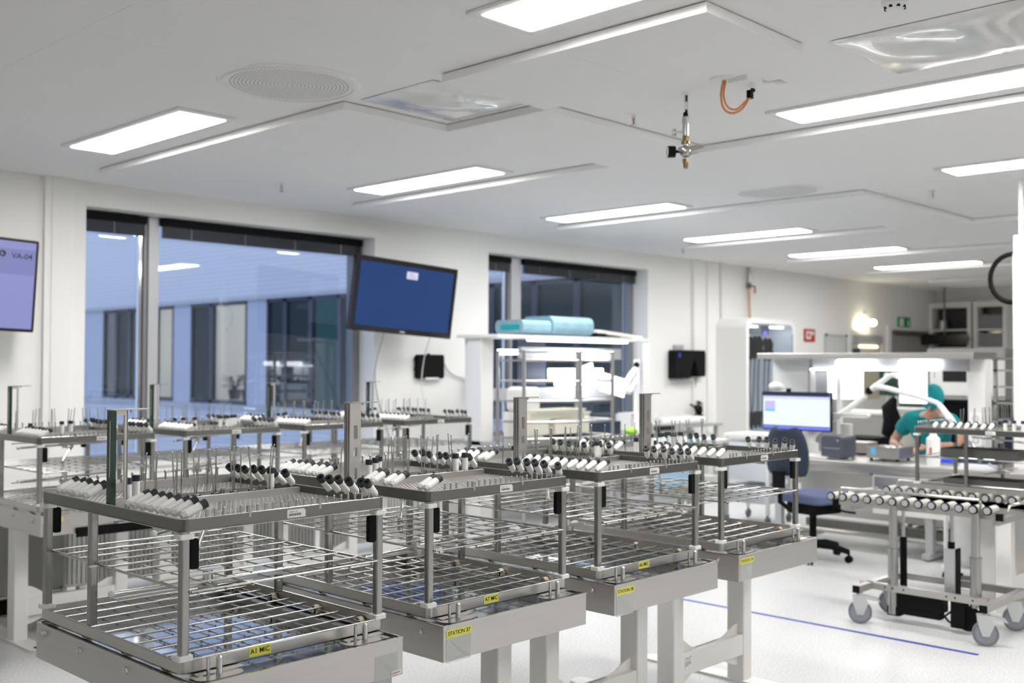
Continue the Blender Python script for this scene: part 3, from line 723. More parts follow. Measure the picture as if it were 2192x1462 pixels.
rack(2.255, RY, 'steel washing rack with yellow A7 MIC label, on station 37', 'A7 MIC', 2,
     left=[.03, .06, .20, .235, .30, .34, .60, .64, .685, .73, .77, .81, .85], upright=[(.14, .48), (.20, .52), (.25, .56), (RW-.09, .45), (RW-.14, .45)], rods=13, labelx=.25)
rack(3.108, RY, 'steel washing rack with yellow A6 MIC label, on station 38', 'A6 MIC', 3,
     left=[.02+.048*i for i in range(9)]+[.62, .66, .71, .75, .80], upright=[(.12, .55), (RW-.10, .48), (RW-.06, .50)], rods=11, labelx=.25)
rack(3.955, RY, 'steel washing rack on station 39, farthest right of the front row', None, 4,
     left=[.03+.05*i for i in range(8)]+[.60, .66, .72, .78, .83], upright=[(.33, .62), (.37, .60), (.42, .62), (.46, .58), (.52, .64), (.55, .60), (.05, .50)], rods=8)
RX = [2.352, 3.212, 4.066, 4.925]
for i, (x, l) in enumerate(zip(RX, ('leftmost washing rack of the back row, cut off by the picture edge', 'washing rack in the back row, second from the left',
                                   'washing rack in the back row, third from the left', 'washing rack in the back row, rightmost, below the wall-mounted black pad'))):
    rack(x, BY+.09, 'steel '+l, 'MIC' if i == 0 else None, 11+i, rods=10+i, upright=[[(.08, .30), (.30, .40), (.36, .42)], [(.1, .3), (.16, .3), (.24, .3), (.45, .35), (.5, .35), (.56, .4), (.6, .42)], [(.07, .4), (.13, .42), (.2, .5)], [(.2, .62), (.3, .7), (.45, .6)]][i])
rack(6.885, 2.05, 'steel washing rack with tool trays on its shelves, behind the roller trolley', None, 21, barside=True, right=[.1, .2, .5, .6], left=[.05+.055*i for i in range(3)]+[.40+.05*i for i in range(8)], upright=[(.08, .22), (.1, .28), (.14, .1), (.18, .14), (.2, .05), (.12, .34)])
def wire_tray(x, y, z, label, rz=0, full=True):
    t = thing('instrument_tray', label, 'tray', (x, y, z), rz, 'wire instrument trays')
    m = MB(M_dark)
    for a, b, c, d in ((0, .24, 0, .004), (0, .24, .476, .48), (0, .004, .004, .476), (.236, .24, .004, .476)): m.box(a, b, c, d, 0, .055)
    m.box(.004, .236, .004, .476, 0, .003); m.build('basket', t)
    r = random.Random(int(x*100)); tl = MB(M_mirror)
    for k in range(14): a = r.uniform(.03, .1); tl.cyl((a, r.uniform(.03, .4), .006+.002*k), (a+r.uniform(.02, .12), r.uniform(.06, .46), .008+.002*k), .0035, .002, 6)
    if full: tl.build('tools', t)
    return t
wire_tray(6.95, 2.30, .953, 'wire instrument tray on the middle shelf of the rack behind the trolley')
wire_tray(6.95, 2.28, .762, 'wire instrument tray with grey sides on the lowest shelf behind the trolley')

# ================================================================ WALL SIDE: radiators, televisions, boxes
def radiator(x0, x1, y, z0, z1, label):
    t = thing('radiator', label, 'radiator', (x0, y, 0), 0, 'ribbed radiators below the windows')
    m = MB(mat('radiator_enamel', (.50, .50, .475), .45)).box(0, x1-x0, .02, .10, z0, z1)
    k = 0; x = .012
    while x < x1-x0-.02: m.box(x, x+.018, .004, .021, z0+.02, z1-.02); x += .031
    m.build('panel', t); MB(M_trim).box(-.01, x1-x0+.01, 0, .11, z1, z1+.012).build('top_grille', t)
    for x in (.1, x1-x0-.14): MB(M_trim).box(x, x+.04, .03, .09, 0, z0).build('foot', t)
    return t
radiator(2.98, 4.95, 6.86, .08, .64, 'ribbed grey radiator low behind the left stations of the back row')
radiator(5.05, 6.60, 6.86, .08, .64, 'ribbed grey radiator low behind the rightmost station of the back row')
t = thing('washer_cabinet', 'dark grey cabinet with a steel foot rail, low at the left edge', 'cabinet', (2.35, 6.72, 0))
MB(M_cab).rbox(0, .56, 0, .45, .1, .62, .01).build('body', t); MB(M_post).cyl((0, -.012, .11), (.53, -.012, .11), .012, .012, 12).cyl((.53, -.012, .11), (.56, -.012, .11), .02, .02, 12).build('foot_rail', t); MB(M_black).box(.02, .54, .03, .42, 0, .1).build('plinth', t)

def tv(name, label, p0, p1, zt, zb, scr, thick=.05, tilt=0, bez=.035, wall=True, corner=None):
    """flat television whose front runs from p0 to p1 in plan"""
    a = Vector((*p0, 0)); b = Vector((*p1, 0)); d = (b-a); W_ = d.length; ang = math.atan2(d.y, d.x)
    t = thing(name, label, 'television', (a.x, a.y, zb), ang); H = zt-zb; t.rotation_euler = (tilt, 0, ang)
    MB(M_blackg).rbox(0, W_, 0, thick, 0, H, .012, 'y').rbox(.15, W_-.15, thick, thick+.03, .1, H-.1, .01, 'y').build('housing', t)
    MB(scr).box(bez, W_-bez, -.003, -.0005, bez*1.1, H-bez).build('screen', t)
    MB(M_greyl).box(W_/2-.03, W_/2+.03, -.0015, -.0005, bez*.35, bez*.6).build('badge', t)
    return t, W_, H
t, W_, H = tv('television', 'black flat television tilted forward on the wall between the windows, deep blue screen', (6.03, 7.90), (7.27, 7.86), 2.55, 1.845, M_scrb, tilt=.0, bez=.05)
t.rotation_euler = (.10, .055, t.rotation_euler[2]); t.location = (6.015, 7.86, 1.86)
n = MB(M_scrt).rbox(.60, .735, -.006, -.0035, .54, .61, .006, 'y'); n.use(M_scrl2)
for k in range(3): n.box(.62, .71-.012*k, -.0066, -.006, .555+k*.017, .560+k*.017)
n.build('notice', t)
MB(M_greyl).box(.45, .75, .08, .40, .28, .32).box(.4, .8, .35, .40, .1, .55).build('wall_bracket', t)
t, W_, H = tv('television', 'flat television at the left edge with lavender screen and dark lettering', (2.55, 7.93), (3.19, 7.96), 2.46, 1.785, M_scrl, bez=.02)
t.rotation_euler = (.05, .03, t.rotation_euler[2])
MB(M_scrl2).box(.02, W_-.02, -.0045, -.0032, H-.26, H-.075).build('menu_band', t)
text_obj('lettering', 'VA-04', .058, t, (W_-.12, -.005, H-.125), FACE_NY, M_ink)
MB(M_ink).ring((W_-.26, -.005, H-.115), (0, 1, 0), .024, .013, .001, 14).cyl((W_-.25, -.005, H-.11), (W_-.25, -.0056, H-.11), .010, .010, 10).build('pictogram', t)
MB(M_trim).box(W_-.05, W_+.045, .1, .14, .12, .135).box(W_-.05, W_+.03, .1, .12, .56, .57).build('wall_bracket', t)
# white cables hanging from tv 2
mono('cable', MB(M_greyl).tube(smooth([(6.55, 8.0, 1.86), (6.60, 8.2, 1.5), (6.70, 8.28, 1.2), (6.86, 8.29, .8)]), .008, 6), 'thin grey cable hanging from the left underside of the tilted television', 'cable')
mono('cable', MB(M_trim).tube(smooth([(7.15, 7.98, 1.88), (7.24, 8.2, 1.6), (7.27, 8.27, 1.3), (7.36, 8.29, 1.05), (7.44, 8.3, .8)]), .006, 6), 'thin white cable hanging over the black wall pad', 'cable')
t = thing('wall_terminal', 'small black wall-mounted pad below the tilted television', 'wall terminal', (7.22, YW, 1.39))
MB(M_black).rbox(0, .37, -.055, 0, 0, .25, .03, 'y').build('case', t); MB(M_trim).rbox(.10, .28, -.07, -.02, -.012, .012, .004, 'y').build('ledge', t)
MB(M_black).ball((.0, -.02, .2), .02, 8).ball((0, -.02, .1), .02, 8).ball((.37, -.02, .2), .025, 8).ball((.18, -.02, .25), .016, 8).build('clamp', t)
mono('cable', MB(M_greyl).tube(smooth([(7.58, 8.29, 1.58), (7.68, 8.3, 1.46), (7.82, 8.3, 1.40), (7.99, 8.29, 1.385)]), .008, 6), 'grey cable curving from black wall pad to the grey wall box', 'cable')
t = thing('power_box', 'grey wall power box on the wall beside the second window', 'electrical box', (7.98, YW, 1.20)); MB(M_greyl).rbox(0, .16, -.12, 0, 0, .23, .01).build('case', t); MB(M_black).rbox(-.03, .13, -.13, -.02, -.02, .01, .01).build('plug', t)

# ================================================================ WORKSTATION AT THE SECOND WINDOW
t = thing('packing_workstation', 'steel workstation with overhead shelf and shining lamps in front of the second window', 'workstation', (7.15, 6.85, 0))
MB(M_steelh).rbox(0, 3.0, 0, .85, .76, .80, .01).build('worktop', t)
for x in (.05, 2.85):
    MB(M_trim).box(x, x+.1, .62, .70, 0, 1.80).build('upright', t)
    MB(M_trim).box(x, x+.1, 0, .8, 0, .05).build('foot', t)
MB(M_trim).rbox(.0, .17, .42, .62, 0, 1.80, .01).build('side_panel', t)
MB(M_trim).rbox(-.05, 2.45, .15, .72, 1.80, 1.83, .01).build('overhead_shelf', t)
MB(M_greyl).box(.7, 2.35, .55, .60, 1.60, 1.72).build('back_rail', t)
MB(M_greyl).box(.3, 2.3, .60, .63, 1.18, 1.30).build('lower_rail', t)
for x, l in ((.55, .9), (1.50, .55)): MB(M_lamp2).rbox(x, x+l, .22, .34, 1.775, 1.799, .012).build('lamp', t)
for x, z, w_, h_ in ((.30, 1.64, .25, .05), (1.05, 1.60, .95, .06), (1.05, 1.40, .85, .10), (1.15, 1.32, .7, .04)): MB(M_lamp2).rbox(x, x+w_, .45, .50, z, z+h_, .01, 'y').build('reflector_lamp', t)
MB(M_dbl).box(.72, 1.15, .62, .70, 1.32, 1.80).build('dark_panel', t)
MB(M_trim).box(2.42, 2.54, .3, .42, .80, 1.30).build('socket_column', t)
MB(M_cab).box(.3, 2.8, .7, .74, .1, .76).build('modesty_panel', t)
t = thing('wrapped_bundle', 'light blue folded textile bundle in clear film on the overhead shelf', 'textile bundle', (7.50, 7.05, 1.83))
m = MB(M_blue); m.rbox(0, 1.02, 0, .38, .015, .15, .05, 'x', 6).rbox(.42, 1.06, -.02, .40, .01, .20, .075, 'x', 6)
m.build('bundle', t); MB(M_teal).rbox(-.004, .36, .04, .3, .05, .105, .02, 'x').build('inner_fold', t)
tag(MB(M_trim).rbox(0, .62, 0, .4, .0, .035, .01).build('document_stack', None, (8.62, 7.02, 1.875), (.0, .07, 0)), 'stack of white folders lying right of the blue bundle', 'documents')
tag(MB(M_paper).rbox(0, .45, 0, .3, .0, .03, .01).build('document_stack', None, (9.05, 7.05, 1.832), (0, 0, .1)), 'flat white sheets at the right end of the overhead shelf', 'documents')
tag(MB(M_black).rbox(0, .16, 0, .3, .0, .04, .01).build('black_case', None, (8.6, 7.02, 1.832)), 'small black case under the white folders', 'case')
# magnifier lamp on pole
t = thing('magnifier_lamp', 'white articulated lamp on a pole at the right end of the window workstation', 'lamp', (9.55, 7.22, .8))
MB(M_white).cyl((0, 0, 0), (0, 0, .04), .08, .07, 20).build('base', t); MB(M_white).rbox(-.03, .03, -.025, .025, .04, .80, .01).build('pole', t)
MB(M_white).tube([(0, 0, .72), (-.18, -.05, .62), (-.32, -.08, .5)], [.03, .035, .04], 10).tube([(0, 0, .60), (-.2, -.05, .44), (-.42, -.08, .46)], [.025, .03, .03], 10).build('arm', t)
MB(M_lamp2).rbox(-.85, -.42, -.14, .06, .50, .57, .04).build('lamp_head', t); MB(M_black).ball((-.03, -.02, .74), .035, 10).build('joint', t)
for k, (x, z, w_, h_, r_) in enumerate(((8.25, 1.33, .30, .17, -.25), (8.62, 1.27, .42, .2, .2))):
    o = MB(M_glowp).rbox(0, w_, -.004, .004, 0, h_, .01, 'y').build('light_reflector', None, (x, 7.0, z), (0, r_, 0)); tag(o, ['bright white sheet glowing under the lamps, left one behind the wire cart', 'bright white sheet glowing beside the pole lamp'][k], 'reflector sheet')  # plain sheets; their lamplit brightness is painted in as emission
# wire cart with cream trays
t = thing('wire_shelf_cart', 'tall steel tube cart with shelf rails in front of the window workstation', 'cart', (6.92, 6.27, 0))
def tubepart(name, pts, r, m=M_wire, par=None): return MB(m).tube(pts, r, 8).build(name, par or t)
for x, y in ((0, .22), (.52, 0), (.0, .55), (1.12, .10), (1.12, .55)): tubepart('post', [(x, y, .1), (x, y, 1.66)], .017)
for z in (1.66, 1.58, 1.39, 1.21, 1.02, .87, .45):
    m = MB(M_wire).cyl((0, .22, z), (.52, 0, z), .012, .012, 8).cyl((.52, 0, z), (1.12, .1, z), .012, .012, 8).cyl((0, .55, z), (1.12, .55, z), .008, .008, 8).cyl((0, .22, z), (0, .55, z), .008, .008, 8).cyl((1.12, .1, z), (1.12, .55, z), .008, .008, 8)
    m.build('shelf_rail', t)
for x, y in ((.05, .25), (.5, .05), (.05, .5), (1.08, .5)): MB(M_tyre).cyl((x-.012, y, .05), (x+.012, y, .05), .05, .05, 16).box(x-.016, x+.016, y-.01, y+.01, .08, .11).build('caster', t)
for k, (x, y, z, w_, d_, h_, l) in enumerate(((7.15, 6.62, 1.035, .85, .28, .05, 'flat cream plastic tray on the cart shelf at mid height'), (7.2, 6.6, 1.09, .7, .25, .03, 'second cream tray lying on the flat tray'),
                                        (7.12, 6.62, .885, .28, .26, .15, 'cream plastic bin on the lower cart shelf, left'), (7.47, 6.6, .885, .5, .26, .145, 'long cream plastic bin on the lower cart shelf, right'))):
    m = MB(M_cream).rbox(0, w_, 0, d_, 0, .008, .02)
    for a, b, c, d in ((0, w_, 0, .008), (0, w_, d_-.008, d_), (0, .008, .008, d_-.008), (w_-.008, w_, .008, d_-.008)): m.box(a, b, c, d, .008, h_)
    m.box(-.01, w_+.01, -.01, .0, h_-.012, h_)
    tag(m.build('plastic_tray' if h_ < .1 else 'plastic_bin', None, (x, y, z)), l, 'tray' if h_ < .1 else 'bin', 'cream plastic trays and bins on the cart')
tag(MB(M_bag).rbox(0, .26, 0, .22, 0, .24, .05, 'y', 5).build('plastic_bag', None, (7.42, 6.98, 1.08), None, .02), 'white plastic bag leaning at the left of the window workstation', 'bag')
tag(MB(M_trim).box(0, .30, 0, .26, 0, .28).build('white_carton', None, (7.40, 6.96, .80), None, .01), 'white carton under the white plastic bag on the window worktop', 'carton')
tag(MB(M_black).rbox(0, .42, 0, .2, 0, .17, .05, 'z').build('black_bag', None, (7.75, 6.98, .80)), 'black bag lying on the window worktop', 'bag')
tag(MB(M_dbl).rbox(0, .75, 0, .3, 0, .14, .03).build('blue_box', None, (8.25, 7.0, .80)), 'dark blue box lying on the window worktop', 'box')
t = thing('sharps_carton', 'red and white cardboard carton on the window worktop', 'carton', (9.62, 7.35, .80))
MB(M_paper).rbox(0, .45, 0, .2, 0, .19, .01).build('carton', t); MB(M_red).prism([(.06, .01), (.16, .01), (.13, .18), (.03, .18)], -.003, -.0005, 'y').prism([(.2, .06), (.36, .05), (.22, .16)], -.003, -.0005, 'y').build('red_print', t)
tag(MB(M_lime).ball((0, 0, .03), .075, 14, 1, 1, .5).build('lime_lid', None, (9.14, 6.98, .80)), 'lime green round lid on the window worktop', 'lid')
t = thing('clear_container', 'clear round container beside the lime green lid', 'container', (9.45, 6.98, .80)); MB(M_clear).cyl((0, 0, 0), (0, 0, .09), .055, .065, 18).build('body', t)
tag(MB(M_blackg).rbox(0, .30, 0, .22, 0, .05, .02).build('black_tray', None, (9.75, 7.05, .80)), 'low black tray in front of the red and white carton', 'tray')
tag(MB(M_trim).rbox(0, .25, 0, .2, 0, .16, .03).build('white_box', None, (9.88, 7.6, .80)), 'white box behind the carton', 'box')

# shelf table right of window 2, black wall mount with tangled cable
t = thing('side_table', 'narrow grey steel side table against the wall right of the second window', 'table', (10.55, 7.72, 0))
MB(M_greyl).rbox(0, 1.55, 0, .55, .74, .77, .01).build('tabletop', t)
for x in (.05, 1.46):
    for y in (.05, .46): MB(M_greyl).box(x, x+.04, y, y+.04, 0, .74).build('leg', t)
t = thing('label_printer', 'low white machine with rounded lid on the side table', 'machine', (10.85, 7.8, .77)); MB(M_white).rbox(0, .95, 0, .4, 0, .10, .045, 'x').build('housing', t)
t = thing('paper_roll', 'upright white paper roll on the side table', 'paper roll', (11.0, 8.1, .87)); MB(M_paper).cyl((0, 0, 0), (0, 0, .30), .10, .10, 24).build('roll', t); MB(M_greyl).cyl((0, 0, .30), (0, 0, .3005), .03, .03, 12).build('core', t)
t = thing('wall_holder', 'black wall-mounted holder with arched cut-out right of the second window', 'wall holder', (11.70, YW, 1.36))
pts = [(0, 0), (.33, 0), (.36, .1), (.40, .22), (.43, .26), (.46, .22), (.50, .1), (.52, .02), (.68, .02), (.70, .05), (.70, .34), (.68, .38), (.02, .38), (0, .35)]
MB(M_black).prism(pts, -.14, -.01, 'y').build('housing', t); MB(M_greyl).box(.30, .58, -.012, -.001, .0, .3).box(.04, .5, -.1, -.005, -.03, -.012).build('back_plate', t); MB(M_greyl).box(.12, .33, -.03, -.004, .38, .45).build('bracket', t)
MB(mat('blue_mark', (.03, .05, .4), .4)).box(.06, .10, -.143, -.1405, .28, .34).build('logo', t)
random.seed(5)
cab = MB(M_black).tube([(12.28, 8.27, 1.36), (12.29, 8.29, 1.2), (12.31, 8.29, 1.0)], .008, 6)
for k in range(9):
    c = Vector((12.32+random.uniform(-.03, .05), 8.25, .89+random.uniform(-.05, .05))); a = random.random()*PI; r_ = random.uniform(.05, .13)
    cab.tube([c+Vector((r_*.45*math.cos(q*PI/6+a), .03*math.sin(q*2+k), r_*math.sin(q*PI/6+a))) for q in range(13)], .006, 5)
cab.tube([(12.3, 8.26, .93), (12.2, 8.26, .98), (12.12, 8.25, 1.0)], .014, 6)
mono('cable_tangle', cab, 'tangled black cable hanging below the black wall holder', 'cable')
mono('cable', MB(M_trim).tube(smooth([(12.40, 8.29, .98), (12.5, 8.29, .75), (12.62, 8.28, .6), (12.75, 8.26, .62)]), .008, 6), 'white cable looping down beside the tangled black cable', 'cable')

# ================================================================ ENDOSCOPE DRYING CABINET
t = thing('endoscope_cabinet', 'tall white cabinet with glass door and black endoscopes hanging inside', 'cabinet', (12.82, 7.80, .50))
W_, Hc, Dp = 1.36, 1.70, .53
def rr(x0, x1, z0, z1, r, n=8):
    pts = []
    for cx, cz, st_ in ((x1-r, z1-r, 0), (x0+r, z1-r, 1)):
        for i in range(n+1): q = (st_+i/n)*PI/2; pts.append((cx+r*math.cos(q), cz+r*math.sin(q)))
    pts += [(x0, z0), (x1, z0)]; return pts
o_, i_ = rr(0, W_, 0, Hc, .16), rr(.06, W_-.06, .05, Hc-.07, .12)
m = MB(M_white); N = len(o_)
vs = [(x, 0, z) for x, z in o_]+[(x, 0, z) for x, z in i_]+[(x, Dp, z) for x, z in o_]+[(x, Dp-.03, z) for x, z in i_]
fs = [(i, (i+1) % N, N+(i+1) % N, N+i) for i in range(N)]+[(i, 2*N+i, 2*N+(i+1) % N, (i+1) % N) for i in range(N)]+[(N+i, N+(i+1) % N, 3*N+(i+1) % N, 3*N+i) for i in range(N)]+[tuple(range(2*N, 3*N)), tuple(range(4*N-1, 3*N-1, -1))]
m.add(vs, fs); m.build('housing', t)
MB(M_greyl).ring((0, 0, 0), (0, 0, 1), .001, .0005, .001, 4).box(.06, .075, .005, .02, .05, Hc-.2).box(W_-.075, W_-.06, .005, .02, .05, Hc-.2).box(.15, W_-.15, .005, .02, Hc-.085, Hc-.07).build('door_frame', t)
MB(M_glass).box(.076, W_-.076, .010, .016, .055, Hc-.09).build('glass_door', t)
MB(M_dark).box(W_-.12, W_-.06, -.02, .0, Hc-.62, Hc-.52).build('latch', t)
MB(M_lamp2).box(.15, .5, .12, .18, Hc-.12, Hc-.10).box(.85, W_-.15, .12, .18, Hc-.12, Hc-.10).build('interior_lamp', t)
sg = MB(M_cab).box(.55, .78, .1, .3, Hc-.22, Hc-.09); sg.use(mat('blue_led', (.1, .1, .9), .4, emit=(.15, .12, .9), estr=3)).box(.64, .68, .09, .1, Hc-.22, Hc-.18).build('control_unit', t)
random.seed(3)
for k in range(7):
    x = .16+.115*k+(.05 if k > 4 else 0); zt = Hc-.40+random.uniform(-.03, .02)
    e = thing('endoscope', ['black endoscope hanging in the white cabinet, %s from the left' % w_ for w_ in ('first', 'second', 'third', 'fourth', 'fifth', 'sixth', 'seventh')][k], 'endoscope', (12.82+x, 7.97, .5+zt), 0, 'endoscopes hanging in the cabinet')
    MB(M_black).tube([(0, 0, .16), (.01, -.01, .08), (0, -.02, 0), (.01, 0, -.1), (-.01, 0, -.17)], [.02, .045, .035, .05, .02], 10).tube([(0, -.02, 0), (.05, -.03, -.07)], .02, 8).build('control_body', e)
    MB(M_blackg).tube([(-.01, 0, -.17), (.0, .02, -.5), (.03*((k % 3)-1), .02, -.85), (.05*((k % 3)-1), .03, -.98)], .009, 6).build('insertion_tube', e)
    MB(M_black).tube([(.0, 0, -.98), (.03, 0, -.92), (.0, 0, -1.08), (.03, 0, -1.16)], [.02, .035, .04, .015], 8).build('connector', e)
# gas pipe above cabinet
t = thing('gas_pipe', 'thin copper pipe with a valve running down the wall above the white cabinet', 'pipe', (13.66, 8.27, 2.2))
MB(mat('copper_pipe', (.50, .26, .18), .4, .5)).tube([(.03, 0, .0), (.01, 0, .2), (0, 0, .45), (0, 0, .5)], .016, 8).build('pipe', t); MB(M_post).tube([(0, 0, .5), (0, 0, .78)], .025, 8).build('upper_pipe', t)
MB(mat('dark_bronze', (.13, .10, .07), .4, .8)).cyl((0, 0, .47), (0, 0, .55), .035, .035, 10).cyl((0, 0, .52), (.1, -.04, .5), .012, .012, 6).build('valve', t)
MB(mat('copper_red', (.40, .10, .07), .5)).cyl((.1, -.04, .51), (.1, -.04, .40), .014, .014, 8).build('lever', t)
mono('conduit', MB(M_trim).cyl((12.98, 8.31, 2.2), (12.98, 8.31, 3.0), .018, .018, 8), 'thin white conduit in the corner above the cabinet', 'pipe')
t = thing('soap_dispenser', 'white dispenser with blue base on the wall right of the endoscope cabinet', 'dispenser', (14.5, YW, 1.9)); MB(M_white).rbox(0, .3, -.12, 0, .0, .12, .03).build('body', t); MB(mat('blue_strip', (.08, .12, .4), .5)).box(.02, .28, -.12, -.01, -.05, 0).build('base', t)
t = thing('fire_sign', 'red square fire sign with white pictogram on the wall', 'sign', (15.40, YW, 1.92)); MB(M_red).box(0, .34, -.02, 0, 0, .20).build('plate', t)
sg = MB(M_paper).box(.05, .20, -.023, -.0205, .04, .165).box(.22, .29, -.023, -.0205, .11, .165); sg.use(M_red).box(.09, .16, -.0245, -.0235, .07, .14).build('pictogram', t)
t = thing('whiteboard', 'whiteboard in a thin grey frame on the far wall', 'whiteboard', (16.07, YW, 1.35)); MB(mat('whiteboard_face', (.66, .67, .66), .25)).box(.015, .75, -.02, -.005, .015, .68).build('face', t)
fr = MB(M_greyl).box(0, .77, -.03, 0, .68, .70).box(0, .77, -.03, 0, 0, .015).box(0, .015, -.03, 0, .015, .68).box(.755, .77, -.03, 0, .015, .68); fr.build('frame', t)
MB(M_black).ball((.03, -.03, .69), .025, 8).ball((.75, -.03, .69), .02, 8).build('corner_cap', t)
t = thing('wall_lamp', 'small glowing wall lamp above the pass-through opening', 'lamp', (17.55, YW, 2.18)); MB(M_trim).box(-.05, .05, -.04, 0, .14, .26).build('mount', t)
MB(M_trim).tube([(0, -.04, .2), (.0, -.12, .14)], .012, 6).build('arm', t); MB(M_warm).ball((.0, -.16, .10), .055, 12).build('bulb', t); MB(M_warm).rbox(-.35, .0, -.07, -.045, .03, .09, .02, 'y').build('tube_lamp', t)
# pass-through opening with binders
t = thing('pass_through', 'shuttered pass-through hatch with binders and lit strip inside', 'hatch', (16.92, YW, 0.95))
fr = MB(M_trim).box(0, .1, -.03, 0, 0, 1.2).box(1.25, 1.35, -.03, 0, 0, 1.2).box(.1, 1.25, -.03, 0, 1.12, 1.2).build('frame', t); MB(M_greyl).box(.1, 1.25, -.05, -.005, .98, 1.10).build('shutter_box', t)
b = MB(mat('hatch_interior', (.62, .58, .45), .7)).box(.1, 1.25, -.006, -.002, 0, .98); b.build('interior', t); MB(M_warm if False else mat('hatch_strip_lamp', (1, 1, 1), .5, emit=(1, .93, .75), estr=2.5)).box(.4, 1.1, -.03, -.008, .90, .94).build('strip_lamp', t)
b = MB(M_fdark)
b.box(.1, .42, -.02, -.007, 0, .88); b.use(M_folder)
for k in range(6): b.box(.12+k*.05, .155+k*.05, -.03, -.021, .05, .80)
b.build('binders', t); MB(M_green).box(.7, 1.0, -.04, -.007, .74, .80).use(M_black).box(1.0, 1.2, -.04, -.007, .74, .79).build('green_case', t)
d = MB(M_trim).box(18.42, 18.57, YW-.03, YW, 0, 2.25).box(20.3, 20.4, YW-.03, YW, 0, 2.25).box(18.57, 20.3, YW-.03, YW, 2.19, 2.25).build('door_1'); struct(d)
MB(M_wallf).box(18.57, 20.3, YW-.02, YW-.001, 0, 2.19).build('door_leaf', d); MB(M_dark).box(18.6, 20.6, YW-.07, YW-.03, 2.10, 2.15).build('door_closer', d); MB(M_black).cyl((18.75, YW-.02, 1.05), (18.75, YW-.09, 1.05), .02, .02, 8).cyl((18.75, YW-.08, 1.05), (18.95, YW-.08, 1.05), .012, .012, 8).build('door_handle', d)
t = thing('exit_sign', 'green exit sign with white door and running figure above the far door', 'sign', (18.87, YW, 2.24)); MB(M_green).box(0, .52, -.03, 0, 0, .19).build('plate', t)
m = MB(M_paper).box(.05, .22, -.033, -.0305, .02, .17).ball((.42, -.032, .13), .018, 8, 1, .2, 1).prism([(.38, .03), (.40, .03), (.43, .07), (.46, .03), (.48, .03), (.45, .09), (.45, .12), (.39, .12), (.40, .08)], -.033, -.0305, 'y'); m.build('pictogram', t)

# far glazed cabinets on the end wall
def far_cab(y0, w_, label, kind):
    t = thing('glazed_cabinet', label, 'cabinet', (XF-.42, y0, 0), 0, 'tall glazed cabinets on the end wall')
    c = MB(M_trim); D_ = .41; H_ = 2.74
    for a, b in ((0, .07), (w_-.07, w_)): c.box(0, D_, a, b, 0, H_)
    c.box(0, D_, .07, w_-.07, H_-.1, H_).box(0, D_, .07, w_-.07, 0, .8).box(D_-.02, D_, .07, w_-.07, .8, H_-.1); c.build('carcass', t)
    MB(M_glassd).box(.3, .31, .07, w_-.07, .8, H_-.1).build('dark_back', t)
    for z in (2.2, 1.86, 1.4): MB(M_trim).box(.03, .3, .07, w_-.07, z, z+.03).build('shelf', t)
    if kind == 1:
        MB(M_blackg).box(.1, .28, .1, w_-.1, 1.95, 2.15).build('black_box', t)
        for q in range(3): MB(M_white).cyl((.15, .18+q*.15, 1.43), (.15, .18+q*.15, 1.65), .05, .05, 12).build('jar', t)
        MB(M_steel).cyl((.15, w_-.22, 2.24), (.15, w_-.22, 2.4), .09, .09, 14).build('pot', t)
    else:
        r = random.Random(9)
        for z in (2.24, 1.9, 1.44):
            for q in range(9): MB(M_folder).rbox(.08, .28, .085+q*.052, .125+q*.052, z, z+.24+.02*r.random(), .004).build('binder', t)
    return t
far_cab(7.52, .80, 'glazed white cabinet with black boxes in the far corner', 1)
far_cab(6.88, .60, 'glazed white cabinet full of grey binders, right of the corner cabinet', 2)
t = thing('hanging_monitor', 'black monitor mounted in front of the glazed corner cabinet', 'monitor', (19.9, 7.45, 1.93)); MB(M_blackg).box(0, .05, 0, .86, 0, .20).box(-.03, 0, -.04, .9, .06, .15).build('housing', t); MB(M_dark).cyl((.02, .43, .2), (.02, .43, 1.07), .02, .02, 8).build('ceiling_pole', t)

# ================================================================ PACKING BENCH ON THE RIGHT
t = thing('packing_bench', 'long steel packing bench with overhead shelf and shining lamps at the right', 'workbench', (8.28, 1.9, 0))
L_ = 2.95
MB(M_steelh).rbox(0, .92, 0, L_, .705, .75, .012, 'y').box(.02, .9, .02, L_-.02, .66, .705).build('worktop', t)
for y in (.1, 1.5, L_-.12):
    MB(M_greyl).box(.06, .12, y, y+.06, .06, .66).build('leg', t); MB(M_greyl).box(.0, .85, y, y+.06, .02, .06).build('foot', t)
MB(M_steelh).box(.45, .47, .1, L_-.1, .22, .60).build('modesty_panel', t); MB(M_steelh).cyl((.14, .1, .14), (.14, L_-.1, .14), .022, .022, 10).build('foot_rail', t)
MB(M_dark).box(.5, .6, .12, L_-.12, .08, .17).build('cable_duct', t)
dr = MB(M_trim).rbox(.03, .55, .30, 1.98, .34, .655, .006).build('drawer_unit', t)
MB(M_steelh).rbox(.018, .03, .95, 1.96, .44, .64, .004, 'x').build('drawer', dr); MB(M_greyl).rbox(.008, .019, 1.32, 1.56, .555, .615, .01, 'x').box(.0, .009, 1.34, 1.54, .575, .582).build('handle', dr)
MB(M_trim).box(.72, .88, L_-.04, L_+.34, .75, 1.60).build('end_panel', t)
MB(M_steelh).rbox(.45, .95, 1.32, L_+.35, 1.60, 1.655, .008, 'y').build('overhead_shelf', t)
MB(M_greyl).box(.66, .72, 1.45, L_-.1, 1.50, 1.60).build('valance', t)
MB(M_trim).box(.70, .84, 1.32, 1.46, .75, 1.60).build('upright', t)
MB(M_trim).box(.66, .70, L_-.38, L_-.34, .75, 1.52).build('perforated_upright', t); MB(M_trim).box(.66, .70, L_-.12, L_-.08, .75, 1.52).build('perforated_upright', t)
MB(M_greyl).box(.69, .71, L_-.34, L_-.04, .76, 1.5).build('rear_board', t)
